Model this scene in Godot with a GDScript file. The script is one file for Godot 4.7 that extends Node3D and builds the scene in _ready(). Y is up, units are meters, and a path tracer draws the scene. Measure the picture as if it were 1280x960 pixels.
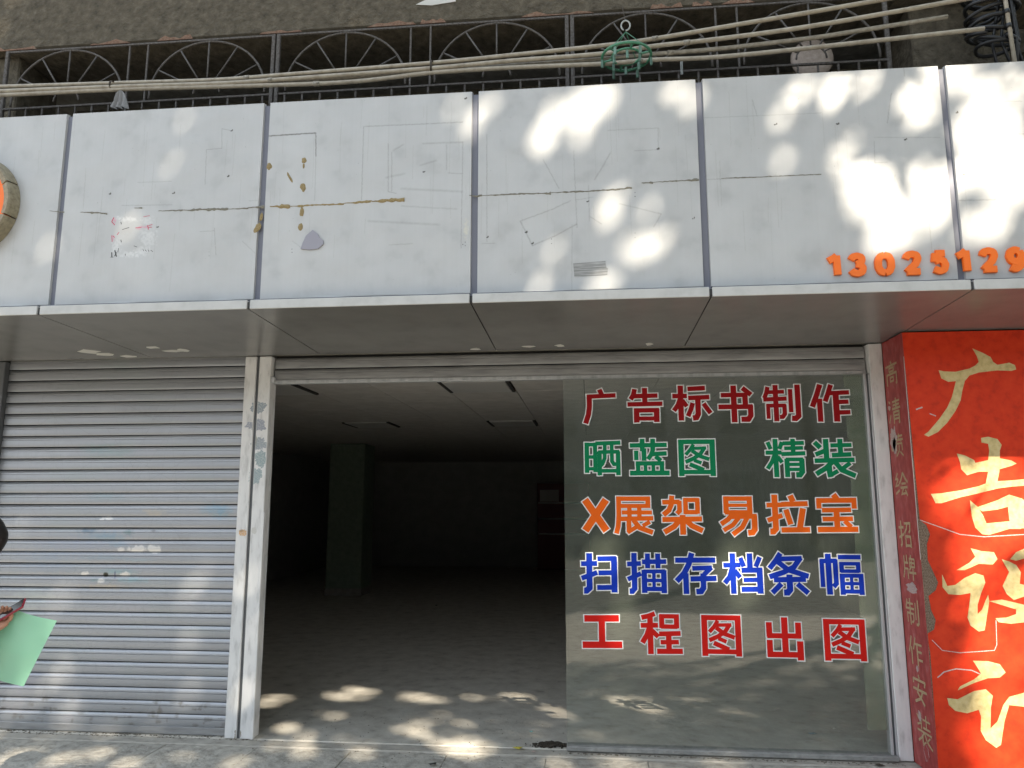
extends Node3D
# A closed-down copy shop: white fascia, shuttered bay, open doorway with lettered glass, red sign box.

const SUN := Vector3(0.369, 0.644, 0.671)   # towards the sun
var M := {}
var taken := {}
var rng := RandomNumberGenerator.new()

func _ready() -> void:
	rng.seed = 7
	var cam := Camera3D.new()
	cam.name = "camera"
	cam.fov = 54.259
	cam.near = 0.05
	cam.far = 400.0
	add_child(cam)
	cam.position = Vector3(0, 1.5, 4.915)
	cam.rotation = Vector3(0.1573, 0.1011, 0.0)
	cam.current = true
	var env := Environment.new()
	var sky := Sky.new()
	var pm := ProceduralSkyMaterial.new()
	pm.sky_top_color = Color(0.65, 0.70, 0.76)
	pm.sky_horizon_color = Color(0.93, 0.938, 0.935)
	pm.sky_curve = 0.18
	pm.ground_bottom_color = Color(0.24, 0.23, 0.21)
	pm.ground_horizon_color = Color(0.6, 0.6, 0.58)
	pm.sky_energy_multiplier = 0.8
	sky.sky_material = pm
	env.background_mode = Environment.BG_SKY
	env.sky = sky
	env.tonemap_mode = Environment.TONE_MAPPER_LINEAR
	env.tonemap_exposure = 5.8
	env.sdfgi_enabled = true
	env.ssao_enabled = true
	env.ssil_enabled = true
	var we := WorldEnvironment.new()
	we.name = "world_environment"
	we.environment = env
	add_child(we)
	var sun := DirectionalLight3D.new()
	sun.name = "sun"
	sun.light_color = Color(1.0, 0.95, 0.87)
	sun.light_energy = 1.0
	sun.light_angular_distance = 0.55
	sun.shadow_enabled = true
	add_child(sun)
	sun.look_at_from_position(SUN * 30.0, Vector3.ZERO, Vector3.UP)
	make_materials()
	build_ground()
	build_room()
	build_upper_storey()
	build_fascia()
	build_left_shutter()
	build_posts()
	build_rolled_shutter()
	build_window()
	build_sign_box()
	build_grille()
	build_pipes()
	build_hanger()
	build_coil()
	build_person()
	build_interior_things()
	build_litter()
	build_trees()
	build_opposite()

# ---------------------------------------------------------------- helpers
func lin(r, g, b, a = 1.0) -> Color:
	return Color(r, g, b, a).linear_to_srgb() if a == 1.0 else Color(Color(r, g, b).linear_to_srgb(), a)

func mat(r, g, b, rough = 0.7, metal = 0.0) -> StandardMaterial3D:
	var m := StandardMaterial3D.new()
	m.albedo_color = lin(r, g, b)
	m.roughness = rough
	m.metallic = metal
	return m

# grain on real surfaces: noise between colours, laid over the world in metres
func noisy(cols: Array, size_m: float, freq: float, rough: float, bump := 0.0, oct := 5, sd := 1, px := 512, stretch := Vector3.ONE) -> StandardMaterial3D:
	var m := StandardMaterial3D.new()
	var n := FastNoiseLite.new()
	n.seed = sd
	n.frequency = freq
	n.fractal_octaves = oct
	n.fractal_gain = 0.58
	var t := NoiseTexture2D.new()
	t.width = px
	t.height = px
	t.seamless = true
	t.noise = n
	var g := Gradient.new()
	var offs := PackedFloat32Array()
	var cc := PackedColorArray()
	for i in cols.size():
		offs.append(cols[i][0])
		cc.append(lin(cols[i][1], cols[i][2], cols[i][3]))
	g.offsets = offs
	g.colors = cc
	t.color_ramp = g
	m.albedo_texture = t
	m.uv1_triplanar = true
	m.uv1_world_triplanar = true
	m.uv1_scale = stretch / size_m
	m.roughness = rough
	if bump > 0.0:
		var t2 := NoiseTexture2D.new()
		var n2: FastNoiseLite = n.duplicate()
		n2.seed = sd + 50
		n2.frequency = freq * 2.0
		t2.width = px
		t2.height = px
		t2.seamless = true
		t2.noise = n2
		t2.as_normal_map = true
		t2.bump_strength = bump
		m.normal_enabled = true
		m.normal_texture = t2
	return m

func mb(flat := true) -> SurfaceTool:
	var st := SurfaceTool.new()
	st.begin(Mesh.PRIMITIVE_TRIANGLES)
	st.set_smooth_group(-1 if flat else 0)
	return st

# a, b, c run counter-clockwise seen from outside
func tri(st: SurfaceTool, a: Vector3, b: Vector3, c: Vector3) -> void:
	st.add_vertex(a)
	st.add_vertex(c)
	st.add_vertex(b)

func quad(st: SurfaceTool, a: Vector3, b: Vector3, c: Vector3, d: Vector3) -> void:
	tri(st, a, b, c)
	tri(st, a, c, d)

func uvquad(st: SurfaceTool, p: Array, uv: Array) -> void:
	for i in [0, 2, 1, 0, 3, 2]:
		st.set_uv(uv[i])
		st.add_vertex(p[i])

func box(st: SurfaceTool, lo: Vector3, hi: Vector3, xf := Transform3D.IDENTITY) -> void:
	var v := []
	for i in 8:
		v.append(xf * Vector3(hi.x if i & 1 else lo.x, hi.y if i & 2 else lo.y, hi.z if i & 4 else lo.z))
	quad(st, v[4], v[5], v[7], v[6])
	quad(st, v[1], v[0], v[2], v[3])
	quad(st, v[5], v[1], v[3], v[7])
	quad(st, v[0], v[4], v[6], v[2])
	quad(st, v[6], v[7], v[3], v[2])
	quad(st, v[0], v[1], v[5], v[4])

# box with chamfered edges
func cbox(st: SurfaceTool, lo: Vector3, hi: Vector3, b := 0.003, xf := Transform3D.IDENTITY) -> void:
	var c := (lo + hi) * 0.5
	var h := (hi - lo) * 0.5
	b = minf(b, minf(h.x, minf(h.y, h.z)) * 0.9)
	var f := func(sx, sy, sz, ax) -> Vector3:
		var q := Vector3(sx * (h.x - (0.0 if ax == 0 else b)), sy * (h.y - (0.0 if ax == 1 else b)), sz * (h.z - (0.0 if ax == 2 else b)))
		return xf * (c + q)
	var put := func(pts: Array) -> void:
		var n: Vector3 = (pts[1] - pts[0]).cross(pts[2] - pts[0])
		var mid := Vector3.ZERO
		for p in pts: mid += p
		if n.dot(mid / pts.size() - xf * c) < 0.0: pts.reverse()
		for i in range(1, pts.size() - 1): tri(st, pts[0], pts[i], pts[i + 1])
	for s in [-1, 1]:
		put.call([f.call(s, -1, -1, 0), f.call(s, 1, -1, 0), f.call(s, 1, 1, 0), f.call(s, -1, 1, 0)])
		put.call([f.call(-1, s, -1, 1), f.call(1, s, -1, 1), f.call(1, s, 1, 1), f.call(-1, s, 1, 1)])
		put.call([f.call(-1, -1, s, 2), f.call(1, -1, s, 2), f.call(1, 1, s, 2), f.call(-1, 1, s, 2)])
		for q in [-1, 1]:
			put.call([f.call(s, q, -1, 0), f.call(s, q, -1, 1), f.call(s, q, 1, 1), f.call(s, q, 1, 0)])
			put.call([f.call(s, -1, q, 0), f.call(s, -1, q, 2), f.call(s, 1, q, 2), f.call(s, 1, q, 0)])
			put.call([f.call(-1, s, q, 1), f.call(-1, s, q, 2), f.call(1, s, q, 2), f.call(1, s, q, 1)])
			for k in [-1, 1]:
				put.call([f.call(s, q, k, 0), f.call(s, q, k, 1), f.call(s, q, k, 2)])

func tube(st: SurfaceTool, pts: Array, r0: float, r1 := -1.0, n := 8, cap := true) -> void:
	if r1 < 0.0: r1 = r0
	var rings := []
	var up := Vector3(0.13, 0.95, 0.27).normalized()
	for i in pts.size():
		var d: Vector3 = (pts[mini(i + 1, pts.size() - 1)] - pts[maxi(i - 1, 0)]).normalized()
		var a := d.cross(up)
		if a.length() < 0.05: a = d.cross(Vector3.RIGHT)
		a = a.normalized()
		var b := d.cross(a)
		var r := lerpf(r0, r1, float(i) / maxf(1.0, pts.size() - 1.0))
		var ring := []
		for k in n:
			var t := TAU * k / n
			ring.append(pts[i] + (a * cos(t) + b * sin(t)) * r)
		rings.append(ring)
	for i in pts.size() - 1:
		for k in n:
			var k2 := (k + 1) % n
			quad(st, rings[i][k2], rings[i][k], rings[i + 1][k], rings[i + 1][k2])
	if cap:
		for k in range(1, n - 1):
			tri(st, rings[0][0], rings[0][k], rings[0][k + 1])
			tri(st, rings[-1][0], rings[-1][k + 1], rings[-1][k])

func arc(c: Vector3, ax: Vector3, ay: Vector3, a0: float, a1: float, n: int) -> Array:
	var out := []
	for i in n + 1:
		var t := lerpf(a0, a1, float(i) / n)
		out.append(c + ax * cos(t) + ay * sin(t))
	return out

# flat shape with thickness; o + u*x + v*y + w*depth
func slab(st: SurfaceTool, poly: PackedVector2Array, o: Vector3, u: Vector3, v: Vector3, w: Vector3, z0: float, z1: float) -> void:
	if Geometry2D.is_polygon_clockwise(poly): poly.reverse()
	var idx := Geometry2D.triangulate_polygon(poly)
	for i in range(0, idx.size(), 3):
		var a := poly[idx[i]]
		var b := poly[idx[i + 1]]
		var c := poly[idx[i + 2]]
		if (b - a).cross(c - a) < 0.0:
			var t := b
			b = c
			c = t
		tri(st, o + u * a.x + v * a.y + w * z1, o + u * b.x + v * b.y + w * z1, o + u * c.x + v * c.y + w * z1)
	if z1 - z0 > 0.00001:
		for i in poly.size():
			var a := poly[i]
			var b := poly[(i + 1) % poly.size()]
			quad(st, o + u * a.x + v * a.y + w * z0, o + u * b.x + v * b.y + w * z0, o + u * b.x + v * b.y + w * z1, o + u * a.x + v * a.y + w * z1)

# a stroke of constant width with mitred bends, as an outline
func stroke(pts: PackedVector2Array, w: float, ext: float) -> PackedVector2Array:
	var n := pts.size()
	var p := pts.duplicate()
	p[0] = pts[0] - (pts[1] - pts[0]).normalized() * ext
	p[n - 1] = pts[n - 1] + (pts[n - 1] - pts[n - 2]).normalized() * ext
	var l := PackedVector2Array()
	var r := PackedVector2Array()
	for i in n:
		var d0 := (p[i] - p[maxi(i - 1, 0)]).normalized() if i > 0 else (p[1] - p[0]).normalized()
		var d1 := (p[mini(i + 1, n - 1)] - p[i]).normalized() if i < n - 1 else d0
		var t := (d0 + d1).normalized()
		var nn := Vector2(-t.y, t.x)
		var k := w * 0.5 / maxf(0.5, nn.dot(Vector2(-d0.y, d0.x)))
		l.append(p[i] + nn * k)
		r.append(p[i] - nn * k)
	r.reverse()
	l.append_array(r)
	return l

func numbered(called: String) -> String:
	if not taken.has(called):
		taken[called] = 0
		return called
	taken[called] += 1
	return "%s_%03d" % [called, taken[called]]

func thing(called: String, label: String, category: String, at := Vector3.ZERO, group := "") -> Node3D:
	var o := Node3D.new()
	o.name = numbered(called)
	add_child(o)
	o.position = at
	o.set_meta("label", label)
	o.set_meta("category", category)
	if group: o.set_meta("group", group)
	return o

func structure(called: String) -> Node3D:
	var o := Node3D.new()
	o.name = called
	add_child(o)
	o.set_meta("kind", "structure")
	return o

func commit(st: SurfaceTool, m: Material) -> ArrayMesh:
	st.generate_normals()
	var mesh := st.commit()
	if mesh.get_surface_count() > 0: mesh.surface_set_material(0, m)
	return mesh

# geometry given in world metres becomes a part of a thing
func part(parent: Node3D, called: String, st: SurfaceTool, m: Material) -> MeshInstance3D:
	return part_mesh(parent, called, commit(st, m), -world_of(parent))

func world_of(n: Node) -> Vector3:
	var p := Vector3.ZERO
	while n != self:
		p += n.position
		n = n.get_parent()
	return p

func part_mesh(parent: Node, called: String, mesh: Mesh, at: Vector3, rot := Vector3.ZERO) -> MeshInstance3D:
	var mi := MeshInstance3D.new()
	mi.name = called
	mi.mesh = mesh
	parent.add_child(mi, true)
	mi.position = at
	mi.rotation = rot
	return mi

# ---------------------------------------------------------------- painting of print, stains and wear
func dab(im: Image, x: float, y: float, rx: float, ry: float, col: Color, a: float, soft: float, nz: FastNoiseLite = null, cut := 0.0) -> void:
	for j in range(maxi(0, int(y - ry)), mini(im.get_height(), int(y + ry) + 1)):
		for i in range(maxi(0, int(x - rx)), mini(im.get_width(), int(x + rx) + 1)):
			var d := Vector2((i - x) / rx, (j - y) / ry).length()
			if nz: d += nz.get_noise_2d(i, j) * cut
			var k := clampf((1.0 - d) / soft, 0.0, 1.0) * a
			if k > 0.0: im.set_pixel(i, j, im.get_pixel(i, j).lerp(col, k))

func scratch(im: Image, a: Vector2, b: Vector2, w: float, col: Color, al: float, nz: FastNoiseLite, patchy := 0.6) -> void:
	var n := int(a.distance_to(b) / maxf(0.6, w * 0.5)) + 1
	for i in n + 1:
		var p := a.lerp(b, float(i) / n)
		var k := clampf(1.0 + nz.get_noise_2d(p.x * 1.3, p.y * 1.3) * patchy * 2.2, 0.0, 1.0)
		p += Vector2(nz.get_noise_2d(p.x * 0.6 + 90.0, p.y), nz.get_noise_2d(p.x, p.y * 0.6 + 70.0)) * 2.0
		if k > 0.05: dab(im, p.x, p.y, w + 0.6, w + 0.6, col, al * k * 0.6, 0.9)

# ---------------------------------------------------------------- materials
func make_materials() -> void:
	M.fascia_dark = mat(0.16, 0.165, 0.2, 0.6)
	M.lip = noisy([[0.0, 0.40, 0.40, 0.385], [0.5, 0.47, 0.47, 0.455], [1.0, 0.51, 0.51, 0.495]], 1.7, 0.02, 0.4, 0.0, 5, 12)
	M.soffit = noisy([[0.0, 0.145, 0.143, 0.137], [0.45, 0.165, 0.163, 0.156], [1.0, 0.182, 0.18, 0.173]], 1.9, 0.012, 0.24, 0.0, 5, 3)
	M.soffit_gap = mat(0.05, 0.05, 0.05, 0.8)
	M.flake = mat(0.55, 0.54, 0.5, 0.8)
	M.alu = noisy([[0.0, 0.36, 0.37, 0.38], [0.5, 0.48, 0.49, 0.5], [1.0, 0.56, 0.56, 0.57]], 1.3, 0.015, 0.38, 0.0, 5, 4, 512, Vector3(3.0, 0.4, 3.0))
	M.alu.metallic = 0.25
	M.alu_dark = mat(0.12, 0.125, 0.13, 0.45, 0.3)
	M.white_post = noisy([[0.0, 0.5, 0.495, 0.485], [0.42, 0.7, 0.695, 0.685], [1.0, 0.77, 0.765, 0.75]], 0.9, 0.012, 0.5, 0.0, 6, 5, 512, Vector3(2.0, 0.6, 2.0))
	M.slat_old = noisy([[0.0, 0.22, 0.22, 0.22], [0.5, 0.33, 0.33, 0.33], [1.0, 0.4, 0.4, 0.4]], 1.4, 0.015, 0.42, 0.0, 5, 6, 512, Vector3(0.5, 3.0, 1.0))
	M.slat_old.metallic = 0.3
	M.concrete = noisy([[0.0, 0.24, 0.225, 0.19], [0.35, 0.38, 0.355, 0.31], [0.6, 0.43, 0.405, 0.355], [1.0, 0.5, 0.475, 0.42]], 1.6, 0.012, 0.75, 3.0, 6, 8, 1024)
	M.floor = noisy([[0.0, 0.3, 0.278, 0.24], [0.3, 0.48, 0.452, 0.395], [0.62, 0.55, 0.522, 0.46], [1.0, 0.62, 0.593, 0.53]], 2.1, 0.01, 0.62, 2.0, 7, 9, 1024)
	M.paver = []
	for i in 4:
		var k: float = [0.9, 1.0, 1.1, 0.96][i]
		M.paver.append(noisy([[0.0, 0.25 * k, 0.232 * k, 0.2 * k], [0.5, 0.4 * k, 0.378 * k, 0.33 * k], [1.0, 0.5 * k, 0.475 * k, 0.42 * k]], 1.1, 0.02, 0.85, 4.0, 6, 20 + i, 512))
	M.joint = mat(0.17, 0.16, 0.135, 0.95)
	M.asphalt = noisy([[0.0, 0.035, 0.035, 0.035], [1.0, 0.075, 0.073, 0.07]], 1.5, 0.03, 0.9, 4.0, 6, 13)
	M.kerb = noisy([[0.0, 0.2, 0.2, 0.19], [1.0, 0.38, 0.37, 0.35]], 1.2, 0.02, 0.85, 3.0, 5, 14)
	M.beam = noisy([[0.0, 0.045, 0.036, 0.023], [0.35, 0.082, 0.068, 0.046], [0.6, 0.1, 0.084, 0.058], [1.0, 0.15, 0.128, 0.092]], 1.2, 0.014, 0.95, 7.0, 7, 15, 1024)
	M.brick_edge = noisy([[0.0, 0.14, 0.07, 0.045], [0.5, 0.22, 0.13, 0.085], [1.0, 0.26, 0.19, 0.13]], 0.4, 0.03, 0.95, 6.0, 6, 16)
	M.dark_wall = noisy([[0.0, 0.2, 0.19, 0.165], [1.0, 0.33, 0.31, 0.27]], 1.4, 0.02, 0.9, 3.0, 5, 17)
	M.room_wall = noisy([[0.0, 0.36, 0.36, 0.335], [1.0, 0.46, 0.46, 0.43]], 2.3, 0.012, 0.85, 0.0, 5, 18)
	M.ceil = noisy([[0.0, 0.52, 0.495, 0.46], [1.0, 0.66, 0.635, 0.6]], 1.8, 0.015, 0.85, 0.0, 5, 19)
	M.black = mat(0.012, 0.012, 0.012, 0.6)
	M.rust = noisy([[0.0, 0.05, 0.035, 0.025], [0.5, 0.10, 0.09, 0.08], [1.0, 0.17, 0.155, 0.14]], 0.3, 0.03, 0.7, 3.0, 5, 22)
	M.rust.metallic = 0.3
	M.pvc = noisy([[0.0, 0.22, 0.185, 0.135], [0.45, 0.34, 0.295, 0.225], [1.0, 0.43, 0.385, 0.305]], 0.7, 0.02, 0.5, 0.0, 5, 23)
	M.pvc_old = noisy([[0.0, 0.16, 0.14, 0.11], [0.5, 0.27, 0.24, 0.19], [1.0, 0.4, 0.37, 0.3]], 0.6, 0.025, 0.6, 0.0, 5, 24)
	M.tie = mat(0.05, 0.035, 0.02, 0.7)
	M.green_plastic = noisy([[0.0, 0.03, 0.14, 0.07], [1.0, 0.10, 0.30, 0.19]], 0.2, 0.03, 0.4, 0.0, 4, 25)
	M.peg = mat(0.12, 0.22, 0.17, 0.45)
	M.peg_grey = mat(0.36, 0.38, 0.36, 0.5)
	M.cable = mat(0.014, 0.014, 0.015, 0.42)
	M.glue = noisy([[0.0, 0.12, 0.085, 0.035], [0.5, 0.27, 0.2, 0.09], [1.0, 0.38, 0.31, 0.17]], 0.09, 0.03, 0.8, 4.0, 5, 26)
	M.glue_grey = noisy([[0.0, 0.08, 0.075, 0.055], [0.5, 0.18, 0.17, 0.135], [1.0, 0.34, 0.325, 0.28]], 0.07, 0.03, 0.85, 4.0, 5, 27)
	M.orange = mat(0.88, 0.16, 0.006, 0.45)
	M.rim = noisy([[0.0, 0.12, 0.095, 0.055], [0.5, 0.24, 0.205, 0.13], [1.0, 0.32, 0.28, 0.19]], 0.35, 0.02, 0.55, 2.0, 5, 28)
	M.vinyl_white = mat(0.72, 0.73, 0.72, 0.45)
	M.vinyl_maroon = mat(0.27, 0.005, 0.007, 0.55)
	M.vinyl_green = mat(0.003, 0.19, 0.075, 0.55)
	M.vinyl_orange = mat(0.78, 0.125, 0.008, 0.55)
	M.vinyl_blue = mat(0.005, 0.033, 0.38, 0.55)
	M.vinyl_red = mat(0.58, 0.012, 0.008, 0.55)
	for v in ["maroon", "green", "orange", "blue", "red", "white"]: M["vinyl_" + v].metallic_specular = 0.25
	M.sign_red = noisy([[0.0, 0.42, 0.028, 0.01], [0.4, 0.56, 0.037, 0.011], [1.0, 0.62, 0.05, 0.014]], 1.1, 0.012, 0.4, 0.0, 6, 30, 1024)
	M.sign_red.metallic_specular = 0.3
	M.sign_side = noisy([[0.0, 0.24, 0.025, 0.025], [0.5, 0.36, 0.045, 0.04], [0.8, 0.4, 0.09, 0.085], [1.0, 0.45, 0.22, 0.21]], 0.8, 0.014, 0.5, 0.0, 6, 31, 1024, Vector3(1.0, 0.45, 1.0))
	M.gold = noisy([[0.0, 0.4, 0.31, 0.13], [0.5, 0.55, 0.44, 0.2], [1.0, 0.6, 0.5, 0.27]], 0.35, 0.016, 0.45, 0.0, 6, 32)
	M.gold_worn = noisy([[0.0, 0.3, 0.17, 0.09], [0.5, 0.46, 0.36, 0.2], [1.0, 0.55, 0.45, 0.3]], 0.1, 0.03, 0.6, 0.0, 5, 33)
	M.bare = noisy([[0.0, 0.06, 0.035, 0.02], [0.45, 0.17, 0.12, 0.085], [1.0, 0.34, 0.28, 0.22]], 0.16, 0.03, 0.95, 6.0, 6, 34, 512, Vector3(1.6, 0.7, 1.6))
	M.scuff = noisy([[0.0, 0.45, 0.16, 0.12], [0.5, 0.45, 0.36, 0.34], [1.0, 0.55, 0.54, 0.54]], 0.12, 0.03, 0.7, 0.0, 5, 35)
	M.skin = mat(0.42, 0.21, 0.135, 0.55)
	M.hair = mat(0.012, 0.010, 0.009, 0.4)
	M.shirt = noisy([[0.0, 0.05, 0.055, 0.07], [1.0, 0.09, 0.095, 0.115]], 0.2, 0.05, 0.9, 2.0, 4, 36)
	M.trousers = noisy([[0.0, 0.02, 0.022, 0.03], [1.0, 0.04, 0.042, 0.05]], 0.2, 0.05, 0.9, 2.0, 4, 37)
	M.shoe = mat(0.02, 0.018, 0.016, 0.5)
	M.phone = mat(0.26, 0.012, 0.025, 0.3)
	M.screen = mat(0.01, 0.01, 0.012, 0.12)
	M.folder = mat(0.36, 0.66, 0.50, 0.32)
	M.folder.backlight_enabled = true
	M.folder.backlight = lin(0.3, 0.6, 0.45)
	M.glass = StandardMaterial3D.new()
	M.glass.transparency = BaseMaterial3D.TRANSPARENCY_ALPHA
	M.glass.albedo_color = lin(0.27, 0.31, 0.24, 0.105)
	M.glass.roughness = 0.04
	M.glass_green = M.glass.duplicate()
	M.glass_green.albedo_color = lin(0.2, 0.27, 0.14, 0.3)
	M.glass_far = mat(0.03, 0.035, 0.04, 0.08)
	M.bark = noisy([[0.0, 0.05, 0.04, 0.03], [1.0, 0.2, 0.17, 0.13]], 0.6, 0.02, 0.95, 8.0, 6, 40)
	M.leaf = []
	for c in [[0.035, 0.085, 0.018], [0.05, 0.11, 0.022], [0.03, 0.07, 0.02]]:
		var l := mat(c[0], c[1], c[2], 0.5)
		l.backlight_enabled = true
		l.backlight = lin(0.05, 0.11, 0.015)
		M.leaf.append(l)
	M.block = noisy([[0.0, 0.2, 0.19, 0.17], [1.0, 0.28, 0.265, 0.235]], 3.0, 0.012, 0.85, 0.0, 5, 41)
	M.block_trim = mat(0.42, 0.41, 0.39, 0.8)
	M.lamp = mat(0.62, 0.61, 0.59, 0.35)
	M.lamp_edge = mat(0.03, 0.028, 0.026, 0.8)
	M.cabinet = mat(0.14, 0.012, 0.012, 0.5)
	M.pale = mat(0.5, 0.48, 0.46, 0.7)

# ---------------------------------------------------------------- ground
func build_ground() -> void:
	var g := structure("ground")
	var st := mb()
	quad(st, Vector3(-200, -0.17, 200), Vector3(200, -0.17, 200), Vector3(200, -0.17, -200), Vector3(-200, -0.17, -200))
	part(g, "asphalt", st, M.asphalt)
	var s := structure("sidewalk")
	st = mb()
	quad(st, Vector3(-30, -0.052, 6.0), Vector3(30, -0.052, 6.0), Vector3(30, -0.052, 0.0), Vector3(-30, -0.052, 0.0))
	part(s, "bed", st, M.joint)
	st = mb()
	cbox(st, Vector3(-6.3, -0.2, -0.012), Vector3(6.3, -0.006, 0.105), 0.006)
	part(s, "door_apron", st, M.concrete)
	# slabs that can be told apart
	var mesh_of := []
	for i in 4:
		st = mb()
		cbox(st, Vector3(-0.2995, -0.04, -0.1995), Vector3(0.2995, 0.0, 0.1995), 0.003)
		mesh_of.append(commit(st, M.paver[i]))
	for r in 6:
		for c in 20:
			part_mesh(s, "slab", mesh_of[rng.randi() % 4] , Vector3(-6.0 + c * 0.602 + (0.3 if r % 2 else 0.0), -0.012 + rng.randf_range(-0.003, 0.002), 0.312 + r * 0.402), Vector3(rng.randf_range(-0.004, 0.004), 0, rng.randf_range(-0.003, 0.003)))
	st = mb()
	quad(st, Vector3(-30, -0.022, 6.0), Vector3(30, -0.022, 6.0), Vector3(30, -0.022, 2.53), Vector3(-30, -0.022, 2.53))
	quad(st, Vector3(-30, -0.022, 2.53), Vector3(-6.32, -0.022, 2.53), Vector3(-6.32, -0.022, 0.0), Vector3(-30, -0.022, 0.0))
	quad(st, Vector3(6.34, -0.022, 2.53), Vector3(30, -0.022, 2.53), Vector3(30, -0.022, 0.0), Vector3(6.34, -0.022, 0.0))
	part(s, "far_paving", st, M.paver[1])
	st = mb()
	cbox(st, Vector3(-0.497, -0.2, 6.0), Vector3(0.497, -0.018, 6.15), 0.02)
	var km := commit(st, M.kerb)
	for i in 24: part_mesh(s, "kerb_stone", km, Vector3(-12.0 + i, 0, 0))
	var f := structure("shop_floor")
	st = mb()
	cbox(st, Vector3(-6.45, -0.25, -13.45), Vector3(3.85, 0.0, -0.012), 0.004)
	part(f, "screed", st, M.floor)

# ---------------------------------------------------------------- the room behind the door
func build_room() -> void:
	var st: SurfaceTool
	var w := structure("room_walls")
	for a in [["wall_left", Vector3(-6.4, -0.02, -13.2), Vector3(-6.2, 2.9, 0.0)], ["wall_right", Vector3(3.6, -0.02, -13.2), Vector3(3.8, 2.9, 0.0)], ["wall_back", Vector3(-6.4, -0.02, -13.4), Vector3(3.8, 2.9, -13.2)], ["wall_front_right", Vector3(1.876, -0.02, -0.16), Vector3(3.6, 2.9, -0.02)], ["wall_front_left", Vector3(-6.2, -0.02, -0.16), Vector3(-4.26, 2.9, -0.02)]]:
		st = mb()
		box(st, a[1], a[2])
		part(w, a[0], st, M.room_wall)
	var c := structure("shop_ceiling")
	st = mb()
	box(st, Vector3(-6.2, 2.505, -13.2), Vector3(3.6, 2.62, -0.3))
	part(c, "grid_bed", st, M.lamp_edge)
	st = mb()
	cbox(st, Vector3(-0.2975, -0.02, -0.2975), Vector3(0.2975, 0.0, 0.2975), 0.004)
	var tile := commit(st, M.ceil)
	st = mb()
	box(st, Vector3(-6.2, 2.484, -13.2), Vector3(3.6, 2.503, -6.33))
	part(c, "far_tiles", st, M.ceil)
	for r in 10:
		for k in 16:
			var p := Vector3(-5.725 + k * 0.6, 2.5, -0.73 - r * 0.6)
			var lamp := false
			for q in [[8, 1], [8, 6], [5, 1], [5, 6]]: lamp = lamp or (q[0] == k and q[1] == r)
			if not lamp: part_mesh(c, "ceiling_tile", tile, p + Vector3(0, rng.randf_range(0.0, 0.0015), 0))
	# unlit lamp panels
	var i := 0
	for q in [[8, 1], [8, 6], [5, 1], [5, 6]]:
		var p := Vector3(-5.725 + q[0] * 0.6, 2.47, -0.73 - q[1] * 0.6)
		var t := thing("ceiling_light", ["unlit square panel light in the ceiling just inside the doorway", "unlit square panel light deeper in, in line behind the doorway one", "unlit panel light in the ceiling beside the white post", "unlit panel light in the darkest part of the ceiling, beside the green column"][i], "ceiling light", p, "square panel lights")
		st = mb()
		cbox(st, p + Vector3(-0.262, 0.0, -0.29), p + Vector3(0.262, 0.02, 0.29), 0.003)
		part(t, "diffuser", st, M.lamp)
		for s in [-1, 1]:
			st = mb()
			cbox(st, p + Vector3(s * 0.28 - 0.014, -0.002, -0.295), p + Vector3(s * 0.28 + 0.014, 0.02, 0.295), 0.002)
			part(t, "edge_strip", st, M.lamp_edge)
		i += 1
	# lintel over both bays, behind the shutters
	st = mb()
	box(st, Vector3(-6.4, 2.52, -0.30), Vector3(3.8, 3.3, 0.0))
	part(w, "lintel", st, M.dark_wall)

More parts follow.
